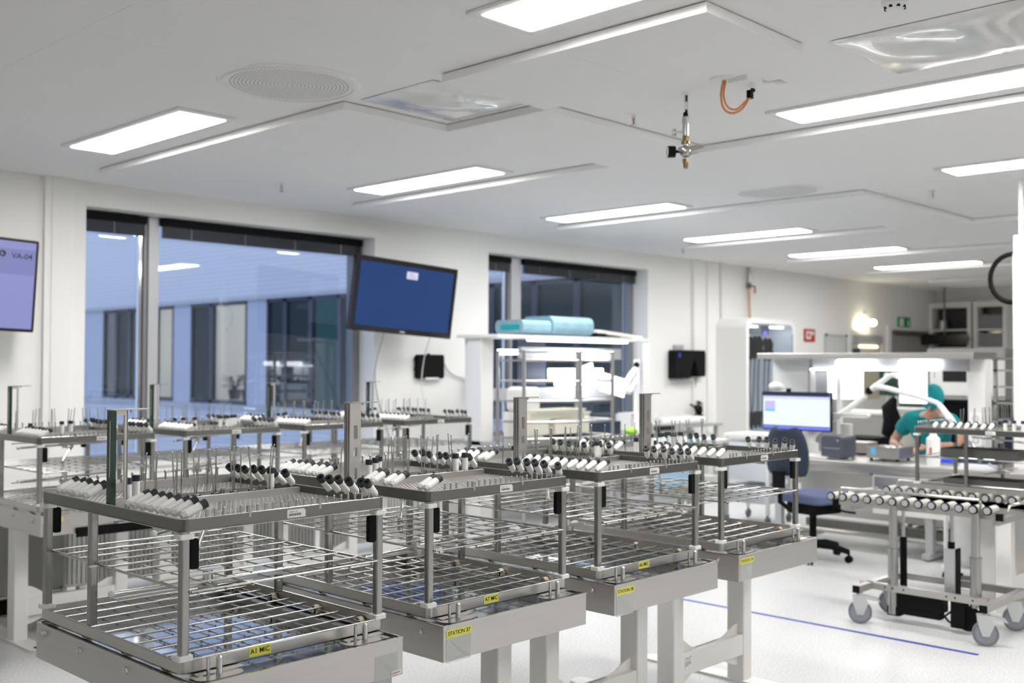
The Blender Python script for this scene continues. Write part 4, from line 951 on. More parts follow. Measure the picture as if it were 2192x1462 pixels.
for y in (1.67, 2.25): MB(M_lamp2).rbox(.60, .655, y, y+.34, 1.505, 1.598, .035, 'x').build('lamp', t)
MB(M_lamp2).box(.62, .65, 1.9, 2.85, 1.50, 1.515).build('light_rail', t)
for z in (1.06, .88): q = MB(M_white).rbox(.66, .70, 1.335, 1.435, z, z+.10, .008, 'x').build('socket', t); MB(M_greyl).ring((.659, 1.385, z+.05), (1, 0, 0), .024, .018, .004, 14).build('socket_well', q)
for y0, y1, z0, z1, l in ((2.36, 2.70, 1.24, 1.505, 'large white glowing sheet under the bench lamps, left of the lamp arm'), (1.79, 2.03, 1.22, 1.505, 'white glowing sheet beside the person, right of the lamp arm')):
    tag(MB(M_glowp).rbox(8.945, 8.955, 1.9+y0, 1.9+y1, z0, z1, .012, 'x').build('hanging_sheet'), l, 'sheet')  # hung white sheet, lamplight put into its material as glow
MB(M_wire).cyl((.60, 1.70, 1.49), (.60, 1.70, 1.44), .004, .004, 6).build('hook', t)
# monitor on bench
t = thing('computer_monitor', 'wide computer monitor with a pale open window on its screen, on the bench', 'monitor', (8.62, 4.40, .75))
t.rotation_euler = (0, 0, PI+.0)
mm = MB(M_blackg).rbox(0, .03, -.66, .02, .21, .555, .008, 'x').build('housing', t, None, None); mm.rotation_euler = (0, 0, 0)
t.rotation_euler = (0, 0, 0)
mm.location = (0, .66, 0)
sc_ = MB(M_scrw).box(-.004, -.001, .012, .668, .222, .545); sc_.build('screen', t)
MB(M_scrn).box(-.0055, -.0045, .012, .668, .515, .545).build('title_bar', t); MB(M_scrd).box(-.0055, -.0045, .012, .668, .222, .245).build('task_bar', t); MB(M_scrn).box(-.0058, -.0045, .012, .668, .245, .252).build('task_line', t)
MB(M_scrp).box(-.0055, -.0045, .545, .65, .395, .47).build('purple_tile', t); MB(M_scrc).box(-.0055, -.0045, .545, .65, .375, .395).build('cyan_tile', t)
MB(mat('screen_lilac_bar', (.1, .1, .1), .3, emit=(.62, .64, .88), estr=1)).box(-.0052, -.0045, .012, .668, .49, .515).build('tool_bar', t)
MB(M_dark).box(.03, .06, .31, .35, .0, .4).box(-.08, .14, .22, .44, 0, .012).build('stand', t)
MB(M_black).rbox(.0, .03, .40, .44, .556, .585, .008).build('webcam', t)
tag(MB(M_white).ball((0, 0, .04), .06, 10, 1, 1.3, .7).build('white_mouse_dome', None, (8.70, 4.98, 1.31)), 'white rounded object on top of the monitor at its left corner', 'object')
# articulated magnifier lamp on the bench
t = thing('magnifier_lamp', 'white articulated magnifier lamp with black joint reaching over the bench', 'lamp', (8.75, 4.66, .75))
MB(M_white).rbox(-.04, .04, -.06, .06, 0, .10, .02).build('clamp', t)
MB(M_white).tube([(0, 0, .08), (.0, .0, .16), (.02, -.12, .26), (.03, -.38, .44), (.03, -.50, .53)], [.035, .035, .026, .026, .024], 10).build('lower_arm', t)
MB(M_black).ball((.03, -.535, .575), .034, 12).build('joint', t)
MB(M_white).tube([(.03, -.56, .59), (.02, -.70, .69), (.01, -.745, .715), (.0, -.80, .71)], [.028, .022, .022, .028], 10).build('upper_arm', t)
MB(M_white).tube([(.03, -.585, .615), (-.02, -.72, .60), (-.10, -1.02, .54), (-.14, -1.20, .49)], [.03, .022, .020, .018], 10).build('cross_arm', t)
MB(M_white).tube([(-.14, -1.20, .49), (-.14, -1.30, .36), (-.14, -1.36, .24)], [.022, .03, .035], 10).build('lamp_neck', t)
MB(M_white).rbox(-.03, .03, -.55, -.18, .34, .375, .02, 'x').build('handle_fin', t)
# things on the bench
t = thing('sterile_container', 'dimpled steel instrument box with black feet and blue tag on the bench', 'instrument box', (8.50, 3.74, .75))
m = MB(M_steelh)
for a, b, c, d in ((0, .28, 0, .006), (0, .28, .274, .28), (0, .006, .006, .274), (.274, .28, .006, .274)): m.box(a, b, c, d, .02, .115)
m.box(.006, .274, .006, .274, .02, .025); m.build('box', t)
for x in (.03, .25):
    for y in (.03, .25): MB(M_black).cyl((x, y, 0), (x, y, .02), .014, .014, 10).build('foot', t)
MB(mat('blue_tag', (.10, .45, .75), .5)).box(-.003, -.0005, .20, .24, .05, .11).build('tag', t)
r = random.Random(2); m = MB(M_mirror)
for k in range(16): a, b = r.uniform(.03, .2), r.uniform(.03, .2); m.cyl((a, b, .10), (a+r.uniform(-.02, .06), b+r.uniform(0, .06), .118), .007, .004, 8)
m.build('instruments', t)
t = thing('sterile_container', 'small steel box behind the grey printer on the bench', 'instrument box', (8.95, 4.22, .75)); MB(M_steelh).rbox(0, .2, 0, .22, .015, .11, .01).build('box', t); MB(M_black).box(.02, .18, .02, .2, 0, .015).build('foot', t)
t = thing('label_printer', 'grey rounded label printer on the bench beside the monitor', 'printer', (8.42, 4.20, .75)); MB(mat('slate_plastic', (.075, .08, .11), .35)).rbox(0, .26, 0, .19, 0, .19, .03, 'x').build('housing', t); MB(M_greyl).box(-.002, 0, .02, .17, .085, .09).cyl((-.003, .04, .155), (0, .04, .155), .009, .009, 10).build('trim_line', t)
t = thing('cup_stack', 'tall stack of white paper cups on the bench', 'cups', (8.83, 4.36, .75)); m = MB(M_paper)
for k in range(14): m.cyl((0, 0, .02*k), (0, 0, .02*k+.017), .050, .053, 16)
m.build('cups', t)
tag(MB(M_paper).prism([(0, 0), (.34, .04), (.36, .30), (.22, .36), (.02, .30)], 0, .012).build('paper_sheet', None, (8.36, 4.32, .7505)), 'white sheet of paper lying on the bench in front of the printer', 'paper')
t = thing('spray_bottle', 'white plastic bottle with red print on the bench, seen through the right rack', 'bottle', (8.36, 3.40, .75)); MB(M_white).cyl((0, 0, 0), (0, 0, .22), .052, .052, 20).cyl((0, 0, .22), (0, 0, .245), .052, .025, 20).build('bottle', t); MB(M_white).cyl((0, 0, .245), (0, 0, .28), .028, .026, 14).build('cap', t); MB(mat('faint_red', (.5, .15, .15), .6)).box(-.053, -.051, -.01, .01, .09, .15).build('print', t)
t = thing('syringe', 'small clear and green fitting on the bench beside the paper', 'fitting', (8.35, 4.10, .755)); MB(M_clear).cyl((0, 0, .01), (.08, .02, .01), .01, .01, 8).build('barrel', t); MB(M_green).cyl((.08, .02, .01), (.10, .025, .01), .011, .011, 8).build('cap', t)
tag(MB(mat('blue_glove', (.03, .08, .75), .5)).rbox(0, .15, 0, .2, 0, .02, .03).build('blue_cloth', None, (8.75, 3.42, .7505)), 'bright blue cloth on the bench in front of the person', 'cloth')
t = thing('keyboard_tray', 'dark grey device with lit white edge on the bench right of the person', 'device', (8.85, 3.08, .75)); MB(M_dbl).rbox(0, .25, 0, .36, 0, .12, .01).build('body', t); MB(M_lamp2).box(-.006, -.001, .02, .34, .10, .112).box(-.006, -.001, .02, .30, .03, .042).build('light_strip', t)

# office chair
t = thing('office_chair', 'navy blue office chair with black base in front of the bench', 'chair', (7.80, 4.14, 0), -.22)
seat = MB(M_seat).rbox(-.20, .26, -.23, .23, .455, .53, .07, 'z', 6).build('seat', t, bevel=.02)
bk = MB(M_navy); n = 8; vs = []
prof = [(.68, .17), (.76, .20), (.86, .205), (.94, .19), (1.01, .155), (1.045, .09)]
for z, w_ in prof:
    for i in range(n+1):
        u = -1+2*i/n; vs.append((-.31+.055*u*u-.05*(z-.6), w_*u, z))
m = len(prof); fs = [(j*(n+1)+i, j*(n+1)+i+1, (j+1)*(n+1)+i+1, (j+1)*(n+1)+i) for j in range(m-1) for i in range(n)]
bk.add(vs, fs, True); b = bk.build('backrest', t); sm = b.modifiers.new('thickness', 'SOLIDIFY'); sm.thickness = .05; sb = b.modifiers.new('smooth', 'SUBSURF'); sb.levels = 1; sb.render_levels = 2
MB(M_black).rbox(-.42, -.37, -.05, .05, .55, .72, .01).tube([(-.38, 0, .66), (-.38, 0, .48), (-.25, 0, .40), (0, 0, .39)], .02, 8).build('back_bracket', t)
MB(M_black).rbox(-.16, .18, -.15, .15, .37, .455, .04, 'z').tube([(.1, -.15, .40), (.12, -.25, .39), (.10, -.33, .395)], .010, 6).tube([(.0, -.15, .41), (.02, -.22, .43), (-.02, -.30, .42)], .008, 6).build('mechanism', t)
MB(M_black).cyl((0, 0, .10), (0, 0, .38), .028, .028, 14).cyl((0, 0, .09), (0, 0, .16), .05, .035, 14).build('gas_lift', t)
for k in range(5):
    a = -1.25+k*2*PI/5; c_, s_ = math.cos(a), math.sin(a)
    l_ = MB(M_black).tube([(0, 0, .12), (.15*c_, .15*s_, .115), (.29*c_, .29*s_, .085)], [.032, .028, .022], 8).build('base_leg', t)
    px_, py_ = .29*c_, .29*s_
    MB(M_black).cyl((px_-.02*s_, py_+.02*c_, .028), (px_-.006*s_, py_+.006*c_, .028), .028, .028, 14).cyl((px_+.02*s_, py_-.02*c_, .028), (px_+.006*s_, py_-.006*c_, .028), .028, .028, 14).cyl((px_-.02*s_, py_+.02*c_, .03), (px_+.02*s_, py_-.02*c_, .03), .012, .012, 8).cyl((px_, py_, .03), (px_, py_, .09), .010, .010, 8).build('caster', l_)

# ================================================================ ROLLER TROLLEY
t = thing('roller_trolley', 'steel transfer trolley with rows of rollers on four grey casters', 'trolley', (6.03, 2.12, 0))
def P(x, y, z): return (x-6.03, y-2.12, z)
ROLL = MB(mat('roller_grey', (.60, .59, .55), .4, .1)).cyl((0, 0, 0), (.13, 0, 0), .0225, .0225, 20).mesh('roller')
RING = MB(M_black).ring((.004, 0, 0), (1, 0, 0), .0262, .0185, .012, 22).mesh('ring')
ENDC = MB(M_greyl).cyl((-.005, 0, 0), (.0, 0, 0), .0195, .0195, 18).cyl((-.008, 0, 0), (-.005, 0, 0), .006, .006, 10).mesh('end_cap')
for i in range(13):
    y = 2.225+i*.0795
    for x in (6.22, 6.80):
        if x > 6.5 and i > 11: continue
        r_ = inst('roller', ROLL, t, P(x, y-.02*(x > 6.5), .722)); inst('ring', RING, r_, (0, 0, 0)); inst('end_cap', ENDC, r_, (0, 0, 0))
for x in (6.30, 6.86): MB(M_steelh).box(*[P(x, 0, 0)[0], P(x+.03, 0, 0)[0]], .04, 1.08, .664, .698).build('rail_beam', t)
for y in (.08, .98): MB(M_steelh).box(.30, .88, y, y+.035, .628, .664).build('cross_beam', t)
for y in (.045, 1.045): MB(M_black).box(.262, .30, y, y+.04, .66, .70).build('beam_cap', t)
for x, ya, yb in ((6.245, 2.27, 3.13), (6.93, 2.22, 3.06)):
    MB(M_wire).tube([P(x, ya, .70), P(x, ya, .765), P(x, ya+.012, .778), P(x, yb-.012, .778), P(x, yb, .765), P(x, yb, .70)], .008, 8).build('guide_bar', t)
for pts in ([P(6.36, 3.12, .70), P(6.36, 3.13, .74), P(6.75, 3.12, .74), P(6.75, 3.08, .70)], [P(6.36, 2.16, .70), P(6.36, 2.15, .745), P(6.80, 2.14, .745), P(6.80, 2.16, .70)]): MB(M_wire).tube(pts, .008, 8).build('end_guide', t)
for k, (x, y) in enumerate(((6.23, 2.78), (6.25, 2.30))):
    MB(M_steel).cyl(P(x, y, .42), P(x, y, .70), .024, .024, 18).build('inner_column', t); MB(M_post).cyl(P(x, y, .05 if k == 0 else .16), P(x, y, .44), .0305, .0305, 20).cyl(P(x, y, .44), P(x, y, .447), .034, .034, 20).build('outer_column', t)
MB(M_steelh).box(.17, .205, .10, .86, .185, .225).build('base_beam', t)
for y in (.79, .70, .65, .585, .33, .28, .18): MB(M_black).cyl((.1695, y, .207), (.1705, y, .207), .006, .006, 10).build('bolt_hole', t)
for y in (.06, .80): MB(M_steelh).box(.0, .62, y-.02, y+.02, .185, .225).build('side_beam', t); 
for y in (.06, .80):
    for x in (-.004, .62): MB(M_black).box(x-.002, x+.006, y-.021, y+.021, .184, .226).build('beam_cap', t)
MB(M_steelh).box(.60, .63, .08, .78, .185, .225).build('rear_beam', t)
def caster(x, y, a, lock=True):
    c = bpy.data.objects.new('caster', None); COL.objects.link(c); c.parent = t; c.location = (x, y, 0); c.rotation_euler = (0, 0, a)
    MB(M_tyre).cyl((-.0, -.016, .068), (0, .016, .068), .068, .068, 32).build('tyre', c)
    MB(mat('caster_hub', (.25, .26, .29), .4)).cyl((0, -.018, .068), (0, .018, .068), .052, .052, 28).ring((0, 0, .068), (0, 1, 0), .057, .054, .0345, 28).build('wheel', c)
    f = MB(M_zinc)
    for s_ in (-1, 1): f.prism([(-.045, .17), (.03, .17), (.045, .12), (.018, .055), (-.018, .055), (-.04, .12)], s_*.022-.0015, s_*.022+.0015, 'y').cyl((0, s_*.019, .068), (0, s_*.026, .068), .010, .010, 12)
    f.rbox(-.045, .035, -.024, .024, .165, .172, .01).cyl((-.005, 0, .172), (-.005, 0, .186), .016, .02, 14); f.build('fork', c)
    if lock: MB(M_zinc).prism([(.02, .172), (.10, .155), (.115, .135), (.09, .14), (.03, .15)], -.024, .024, 'y').build('brake_pedal', c)
    return c
caster(.03, .79, -1.1); caster(.03, .06, -1.1); caster(.42, .78, -1.0, False); caster(.50, .06, -1.15, False)
MB(M_black).rbox(.19, .27, .38, .66, .055, .185, .012, 'y').rbox(.185, .275, .36, .60, .10, .19, .01, 'y').rbox(.18, .26, .62, .69, .04, .10, .01, 'y').box(.2, .25, .42, .48, .185, .205).box(.2, .25, .55, .61, .185, .205).build('battery_box', t)
MB(M_black).tube([(.22, .36, .08), (.2, .33, .06), (.19, .3, .05), (.2, .28, .06)], .006, 6).tube([(.21, .37, .07), (.19, .30, .13), (.2, .27, .17)], .006, 6).build('cable', t)
MB(M_black).rbox(.18, .25, .23, .31, .03, .19, .01, 'y').cyl((.20, .22, .09), (.24, .22, .09), .07, .07, 22).build('motor', t)
MB(M_wire).cyl((.37, .67, .49), (.37, .67, .68), .010, .010, 10).build('actuator_rod', t); MB(M_black).cyl((.37, .67, .19), (.37, .67, .49), .021, .021, 14).build('actuator', t)
MB(M_wire).cyl((.34, .36, .50), (.34, .36, .68), .010, .010, 10).build('actuator_rod', t); MB(mat('anodised_aluminium', (.62, .62, .63), .35, .6)).rbox(.31, .37, .33, .40, .19, .46, .01).build('actuator', t); MB(M_black).box(.31, .37, .322, .33, .185, .465).box(.325, .355, .35, .38, .46, .50).build('actuator_cap', t)

# waste bag stand
t = thing('waste_bag_stand', 'white bag on a round-footed stand behind the trolley', 'bag stand', (7.82, 2.93, 0))
MB(M_white).rbox(-.16, .16, -.17, .17, .075, .095, .12, 'z', 8).build('base', t)
for x, y in ((-.12, .12), (.12, .1), (.1, -.12), (-.12, -.12)): MB(M_black).cyl((x, y-.01, .03), (x, y+.01, .03), .03, .03, 14).cyl((x, y, .03), (x, y, .076), .008, .008, 8).build('caster', t)
MB(M_white).cyl((-.1, .12, .09), (-.1, .12, .64), .016, .016, 10).build('pole', t)
b = MB(M_bag); vs = []; n = 20; rings = [(.10, .07), (.2, .10), (.35, .13), (.5, .15), (.6, .155), (.635, .14)]
for z, r_ in rings:
    for i in range(n): a = 2*PI*i/n; q = r_*(1+.08*math.sin(5*a+z*9)); vs.append((q*math.cos(a), q*math.sin(a)-.02, z))
b.add(vs, [(j*n+i, j*n+(i+1) % n, (j+1)*n+(i+1) % n, (j+1)*n+i) for j in range(len(rings)-1) for i in range(n)]+[tuple(range(n-1, -1, -1)), tuple((len(rings)-1)*n+i for i in range(n))], True); b.build('bag', t)
# white leg frame / column unit at the right edge
t = thing('lift_column', 'white lifting column with steel rungs at the right edge behind the trolley', 'lift', (7.30, 2.50, 0))
MB(M_leg).rbox(0, .10, .06, .17, 0, .62, .01).build('column', t); MB(M_leg).rbox(.12, .34, -.32, -.02, 0, .62, .01).build('side_cabinet', t)
for z in (.25, .36, .5): MB(M_wire).box(.12, .15, -.02, .07, z, z+.012).build('rung', t)
MB(M_leg).box(.02, .30, -.28, .06, .10, .20).build('lower_panel', t)

# wire trolley at the right edge and service column
t = thing('tube_shelf_cart', 'tall steel tube cart at the right edge of the picture', 'cart', (9.32, 1.75, 0))
for x, y in ((0, 1.5), (.45, 1.5), (0, .7), (.45, .7)): MB(M_wire).box(x, x+.028, y, y+.028, .1, 1.62).build('post', t)
for z in (1.60, 1.50, 1.36, 1.22, 1.08): MB(M_wire).box(0, .028, .7, 1.5, z, z+.014).box(.45, .478, .7, 1.5, z, z+.014).box(0, .45, 1.5, 1.528, z, z+.014).build('shelf_rail', t)
for x, y in ((.014, 1.51), (.464, 1.51), (.014, .71), (.464, .71)): MB(M_tyre).cyl((x-.012, y, .05), (x+.012, y, .05), .05, .05, 14).cyl((x, y, .05), (x, y, .11), .012, .012, 8).build('caster', t)
t = thing('service_column', 'white ceiling column with a black hose loop at the right edge', 'column', (8.62, 2.79, 0))
MB(M_trim).box(0, .06, .0, .09, 0, 2.42).box(.01, .05, -.03, 0, 0, 2.40).build('profile', t); MB(M_trim).box(-.01, .07, -.03, .08, 2.42, 2.56).box(.02, .04, .02, .05, 2.56, 3.0).build('top_cover', t)
MB(M_black).tube([(.03, .10, 2.41)]+[(.03, .10+.17*math.sin(k*PI/12), 2.23+.19*math.cos(k*PI/12)) for k in range(13)]+[(.03, .10, 2.04)], .02, 8).build('hose', t)
MB(M_white).box(.0, .06, -.1, -.03, 2.35, 2.45).build('bracket', t)

# things behind the bench
t = thing('washer_screen', 'white machine with a dark display on the wall behind the person', 'machine', (11.0, 3.85, 1.24)); MB(M_trim).rbox(0, .3, 0, .66, 0, .36, .02).build('housing', t); MB(M_blackg).box(-.005, -.001, .28, .52, .14, .30).build('display', t)
MB(M_trim).box(.05, .25, .05, .6, -1.24, 0).build('stand', t)
t = thing('storage_cabinet', 'dark cabinet with black top behind the person', 'cabinet', (10.35, 3.30, 0)); MB(M_black).rbox(0, .45, 0, .95, 0, 1.20, .01).build('carcass', t); MB(M_dbl).rbox(-.02, 0, .05, .45, .3, 1.10, .03, 'x').build('door', t); MB(M_blackg).box(-.03, .47, -.01, .97, 1.20, 1.22).build('top', t)
t = thing('base_counter', 'grey counter with pale top beyond the bench, in front of the far wall', 'counter', (12.7, 5.6, 0)); MB(M_wallf).rbox(0, .6, 0, 1.35, 0, .93, .01).build('carcass', t); MB(M_trim).box(-.02, .62, -.02, 1.37, .93, .96).build('worktop', t)
t = thing('green_notice_board', 'dark green notice board with a round emblem, behind the lamp arm', 'board', (12.4, 5.28, 1.18)); MB(M_green if False else mat('dark_green_board', (.005, .035, .02), .5)).box(0, .03, 0, .42, 0, .40).build('panel', t); MB(M_paper).cyl((-.002, .32, .24), (-.004, .32, .24), .04, .04, 14).box(-.004, -.002, .06, .18, .12, .30).build('emblem', t); MB(M_greyl).box(0, .03, .18, .22, -1.18, 0).box(-.15, .2, .1, .3, -1.18, -1.16).build('stand', t)
t = thing('tall_cupboard', 'grey tall cupboard with a steel lock, between the lamp arm and the person', 'cupboard', (12.9, 4.40, 0)); MB(M_wallf).rbox(0, .5, 0, .92, 0, 1.75, .01).build('carcass', t); MB(M_dark).rbox(-.03, 0, .78, .86, .95, 1.10, .01, 'x').cyl((-.03, .74, 1.02), (-.05, .70, 1.02), .02, .02, 10).build('lock', t)
t = thing('saddle_stool', 'black saddle stool with backrest beyond the bench', 'stool', (10.9, 5.0, 0))
MB(M_black).rbox(-.2, .2, -.05, .37, .68, .78, .06, 'z').build('seat', t, bevel=.02); MB(M_black).tube([(.0, -.06, .80), (.0, -.14, .95), (.0, -.10, 1.10), (.0, -.16, 1.2)], [.05, .10, .08, .03], 10).build('backrest', t); MB(M_dark).tube([(.0, .1, .68), (.0, -.1, .64), (.0, -.14, .80)], .012, 6).cyl((0, .1, .05), (0, .1, .68), .025, .025, 12).build('post', t)
for k in range(5): a = k*2*PI/5; MB(M_dark).tube([(0, .1, .08), (.25*math.cos(a), .1+.25*math.sin(a), .05)], .018, 6).cyl((.25*math.cos(a), .1+.25*math.sin(a), 0), (.25*math.cos(a), .1+.25*math.sin(a), .05), .024, .024, 10).build('base_leg', t)
t = thing('linen_bag_stand', 'pale hanging linen bag beyond the bench, beside the black stool', 'bag stand', (11.4, 4.72, 0)); MB(mat('linen_cloth', (.55, .53, .46), .85, noise=(8, 8, 8, .12), bump=.5)).rbox(-.15, .15, 0, .42, .15, 1.06, .06).build('bag', t); MB(M_trim).box(-.16, .16, -.01, .43, 1.06, 1.08).box(-.15, .15, 0, .42, .03, .06).build('frame', t)
for x, y in ((-.12, .02), (.12, .02), (-.12, .4), (.12, .4)): MB(M_black).cyl((x, y-.01, .025), (x, y+.01, .025), .025, .025, 10).cyl((x, y, .06), (x, y, 1.06), .01, .01, 6).build('pole', t)

# plastic drawer cart and draped cart between rack 4 and the bench
t = thing('plastic_drawer_cart', 'translucent white drawer cart between the last rack and the monitor', 'cart', (9.05, 5.27, 0))
MB(M_trim).box(0, .45, 0, .5, .84, .87).build('top', t)
for x in (0, .42):
    for y in (0, .47): MB(M_trim).box(x, x+.03, y, y+.03, .1, .84).build('post', t)
for z in (.62, .42, .2): MB(mat('frosted_plastic', (.66, .70, .74), .3)).rbox(.01, .44, .03, .47, z, z+.17, .02).build('drawer', t)
for x in (.02, .43):
    for y in (.02, .48): MB(M_tyre).cyl((x, y-.012, .04), (x, y+.012, .04), .04, .04, 14).cyl((x, y, .04), (x, y, .1), .01, .01, 8).build('caster', t)
t = thing('draped_cart', 'low white cart with light blue sheet behind the A6 and station 39 racks', 'cart', (7.55, 5.55, 0))
MB(M_trim).box(0, 1.3, 0, .5, .80, .83).build('top', t); MB(mat('light_blue_sheet', (.36, .60, .78), .7)).rbox(.05, 1.0, -.01, .51, .831, .84, .01).box(.05, .7, -.016, -.006, .45, .84).build('sheet', t)
for x in (0.02, 1.24):
    for y in (.02, .44): MB(M_greyl).box(x, x+.04, y, y+.04, .1, .80).build('post', t); MB(M_tyre).cyl((x+.02, y+.008, .05), (x+.02, y+.032, .05), .05, .05, 14).cyl((x+.02, y+.02, .05), (x+.02, y+.02, .1), .012, .012, 8).build('caster', t)
MB(M_greyl).box(.02, 1.28, .02, .48, .30, .32).build('lower_shelf', t)
for k, (x, w_) in enumerate(((.75, .2), (1.0, .22))): tag(MB(M_cream if k == 0 else M_white).rbox(0, w_, 0, .3, 0, .16, .02).build('storage_box', None, (7.55+x, 5.62, .32)), ['beige box on the lower shelf of the draped cart', 'white box on the lower shelf of the draped cart, right end'][k], 'box')

# floor tape
mono('floor_tape', MB(mat('blue_tape', (.01, .03, .30), .45)).box(5.828, 5.862, 2.14, 5.3, 0, .0008), 'narrow blue tape line on the pale floor', 'tape')

# ================================================================ PERSON
def skin(name, verts, edges, radii, m, parent, lv=2):
    me = bpy.data.meshes.new(name); me.from_pydata(verts, edges, []); tmp = bpy.data.objects.new(name, me); COL.objects.link(tmp)
    tmp.modifiers.new('skin', 'SKIN'); s_ = tmp.modifiers.new('sub', 'SUBSURF'); s_.levels = lv; s_.render_levels = lv
    for i, r_ in enumerate(radii):
        v = me.skin_vertices[0].data[i]; v.radius = r_ if isinstance(r_, tuple) else (r_, r_); v.use_root = (i == 0)
    dg = bpy.context.evaluated_depsgraph_get(); out = bpy.data.meshes.new_from_object(tmp.evaluated_get(dg)); bpy.data.objects.remove(tmp)
    out.materials.clear(); out.materials.append(m)
    for p in out.polygons: p.use_smooth = True
    o = bpy.data.objects.new(name, out); COL.objects.link(o); o.parent = parent; return o
# figure faces -X, seated on a stool, bent over the far side of the bench
t = thing('person', 'person in teal scrubs and teal cap bent over the bench, working with both hands', 'person', (9.72, 3.98, 0))
V = [(0.08, 0, .62), (.06, 0, .74), (.02, -.02, .88), (-.06, -.04, 1.00), (-.14, -.07, 1.08), (-.19, -.10, 1.12), (-.24, -.12, 1.17),
     (-.10, .15, 1.04), (-.04, .27, .92), (-.12, .30, .82), (-.26, .22, .82), (-.36, .15, .825),
     (-.12, -.24, 1.03), (-.10, -.34, .92), (-.22, -.30, .83), (-.36, -.18, .83), (-.42, -.13, .83),
     (0.04, .10, .58), (-.34, .14, .56), (-.36, .14, .12), (-.46, .14, .06),
     (0.04, -.10, .58), (-.34, -.14, .56), (-.36, -.14, .12), (-.46, -.14, .06)]
E_ = [(0, 1), (1, 2), (2, 3), (3, 4), (4, 5), (5, 6), (3, 7), (7, 8), (8, 9), (9, 10), (10, 11), (3, 12), (12, 13), (13, 14), (14, 15), (15, 16), (0, 17), (17, 18), (18, 19), (19, 20), (0, 21), (21, 22), (22, 23), (23, 24)]
Rr = [.13, .13, (.12, .14), (.12, .15), .08, .055, .05, .065, .05, .042, .036, .026, .065, .05, .042, .036, .026, .09, .06, .04, .035, .09, .06, .04, .035]
body = skin('body', V, E_, Rr, M_skin, t)
top = skin('scrub_top', [V[i] for i in (0, 1, 2, 3, 4, 7, 8, 12, 13)], [(0, 1), (1, 2), (2, 3), (3, 4), (3, 5), (5, 6), (3, 7), (7, 8)], [.16, .155, (.145, .17), (.145, .18), .10, .09, .075, .09, .075], M_teal, t)
pants = skin('scrub_trousers', [V[i] for i in (0, 17, 18, 19, 21, 22, 23)], [(0, 1), (1, 2), (2, 3), (0, 4), (4, 5), (5, 6)], [.15, .11, .085, .065, .11, .085, .065], M_teal, t)
# head: tilted down towards the bench
hd = MB(M_skin); n = 20; mrows = 14; vs = []
for j in range(mrows+1):
    ph = PI*j/mrows
    for i in range(n):
        a = 2*PI*i/n; x, y, z = math.sin(ph)*math.cos(a), math.sin(ph)*math.sin(a), math.cos(ph)
        w_ = 1-.22*max(0, -z)**1.3; rx, ry, rz = .098*w_, .078*w_, .118
        X_, Y_, Z_ = x*rx, y*ry, z*rz
        if x < -.3 and z < .2: X_ -= .006*math.cos(a)**2
        if x < -.8 and abs(y) < .35 and -.35 < z < .15: X_ -= .022*(1-abs(y)/.35)*(.15-z)/.5
        if x < -.55 and abs(abs(y)-.42) < .2 and .0 < z < .3: X_ += .008
        vs.append((X_, Y_, Z_))
hd.add(vs, [(j*n+i, (j+1)*n+i, (j+1)*n+(i+1) % n, j*n+(i+1) % n) for j in range(mrows) for i in range(n)], True)
hd.ball((0, .08, -.01), .022, 8, .6, .4, 1.2).ball((0, -.08, -.01), .022, 8, .6, .4, 1.2)
HP, HR = (-.27, -.135, 1.245), (.12, -.62, 0)
h = hd.build('head', t, HP, HR)
for s_ in (-1, 1): MB(M_white).ball((-.083, s_*.033, .015), .0125, 10).use(M_black).ball((-.092, s_*.033, .013), .006, 8).build('eye', h); MB(M_cap).box(-.098, -.09, s_*.033-.016, s_*.033+.016, .036, .042).build('eyebrow', h)
MB(mat('lips', (.45, .16, .14), .5)).ball((-.088, 0, -.065), .022, 8, .35, 1, .3).build('mouth', h)
MB(M_skin).ball((-.105, 0, -.018), .016, 8, .9, .8, 1.2).build('nose', h)
cp_ = MB(M_teal); vs = []; mr_ = 8
for j in range(mr_+1):
    ph = (PI*.56)*j/mr_
    for i in range(n):
        a = 2*PI*i/n; r_ = 1+.02*math.sin(6*a)*math.sin(ph); k_ = .035*math.cos(a)*(ph/1.7)
        vs.append((.116*r_*math.sin(ph)*math.cos(a)+.006, .094*r_*math.sin(ph)*math.sin(a), .132*math.cos(ph)+.006-.02*math.cos(a)*0-k_*-.5))
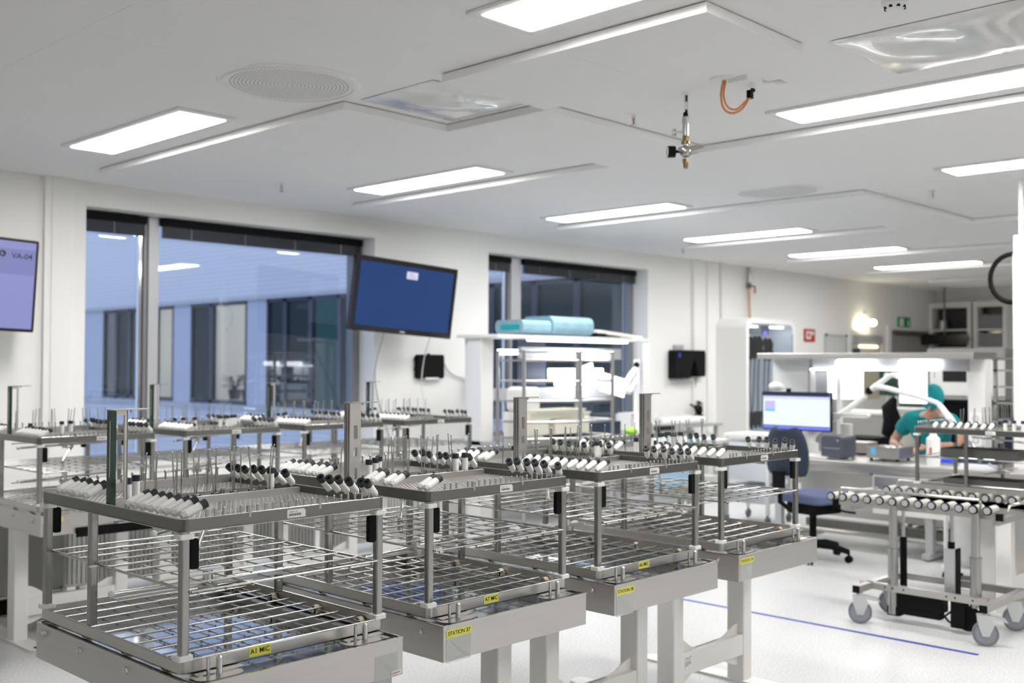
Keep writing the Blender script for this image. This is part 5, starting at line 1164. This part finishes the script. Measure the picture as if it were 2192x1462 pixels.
cp_.add(vs, [(j*n+i, (j+1)*n+i, (j+1)*n+(i+1) % n, j*n+(i+1) % n) for j in range(mr_) for i in range(n)], True); co = cp_.build('surgical_cap', h); s_ = co.modifiers.new('thick', 'SOLIDIFY'); s_.thickness = .004
def hand(name, w_, dirv, side):
    """five-fingered hand, wrist at w_, fingers pointing along dirv"""
    w_ = Vector(w_); d = Vector(dirv).normalized(); up = Vector((0, 0, 1)); s = d.cross(up).normalized()*side
    palm = w_+d*.05; vs = [w_, w_+d*.035, palm+d*.03]; ed = [(0, 1), (1, 2)]; rd = [.024, (.022, .034), (.018, .036)]
    for k, (off, ln) in enumerate(((-.027, .058), (-.009, .068), (.009, .064), (.027, .050))):
        b0 = palm+d*.028+s*off; i0 = len(vs); vs += [b0, b0+d*ln*.5+Vector((0, 0, .006)), b0+d*ln*.85+Vector((0, 0, -.012)), b0+d*ln+Vector((0, 0, -.026))]; ed += [(2, i0), (i0, i0+1), (i0+1, i0+2), (i0+2, i0+3)]; rd += [.010, .0092, .0085, .007]
    i0 = len(vs); b0 = w_+d*.03-s*.03; vs += [b0, b0+d*.025-s*.018, b0+d*.05-s*.02+Vector((0, 0, -.01))]; ed += [(1, i0), (i0, i0+1), (i0+1, i0+2)]; rd += [.013, .0105, .008]
    return skin(name, vs, ed, rd, M_skin, t, 1)
hand('right_hand', V[11], (-1, -.45, -.25), 1); hand('left_hand', V[16], (-1, .5, -.25), -1)
for k in (20, 24): MB(M_white).rbox(V[k][0]-.12, V[k][0]+.13, V[k][1]-.045, V[k][1]+.045, 0, .09, .04).build('shoe', t)
t = thing('work_stool', 'round black stool under the person in teal scrubs', 'stool', (9.82, 3.98, 0))
MB(M_black).cyl((0, 0, .42), (0, 0, .48), .18, .18, 24).build('seat', t); MB(M_dark).cyl((0, 0, .05), (0, 0, .42), .028, .028, 12).build('gas_lift', t)
for k in range(5): a = k*2*PI/5+.3; MB(M_dark).tube([(0, 0, .08), (.24*math.cos(a), .24*math.sin(a), .055)], .018, 6).cyl((.24*math.cos(a), .24*math.sin(a), 0), (.24*math.cos(a), .24*math.sin(a), .05), .024, .024, 10).build('base_leg', t)
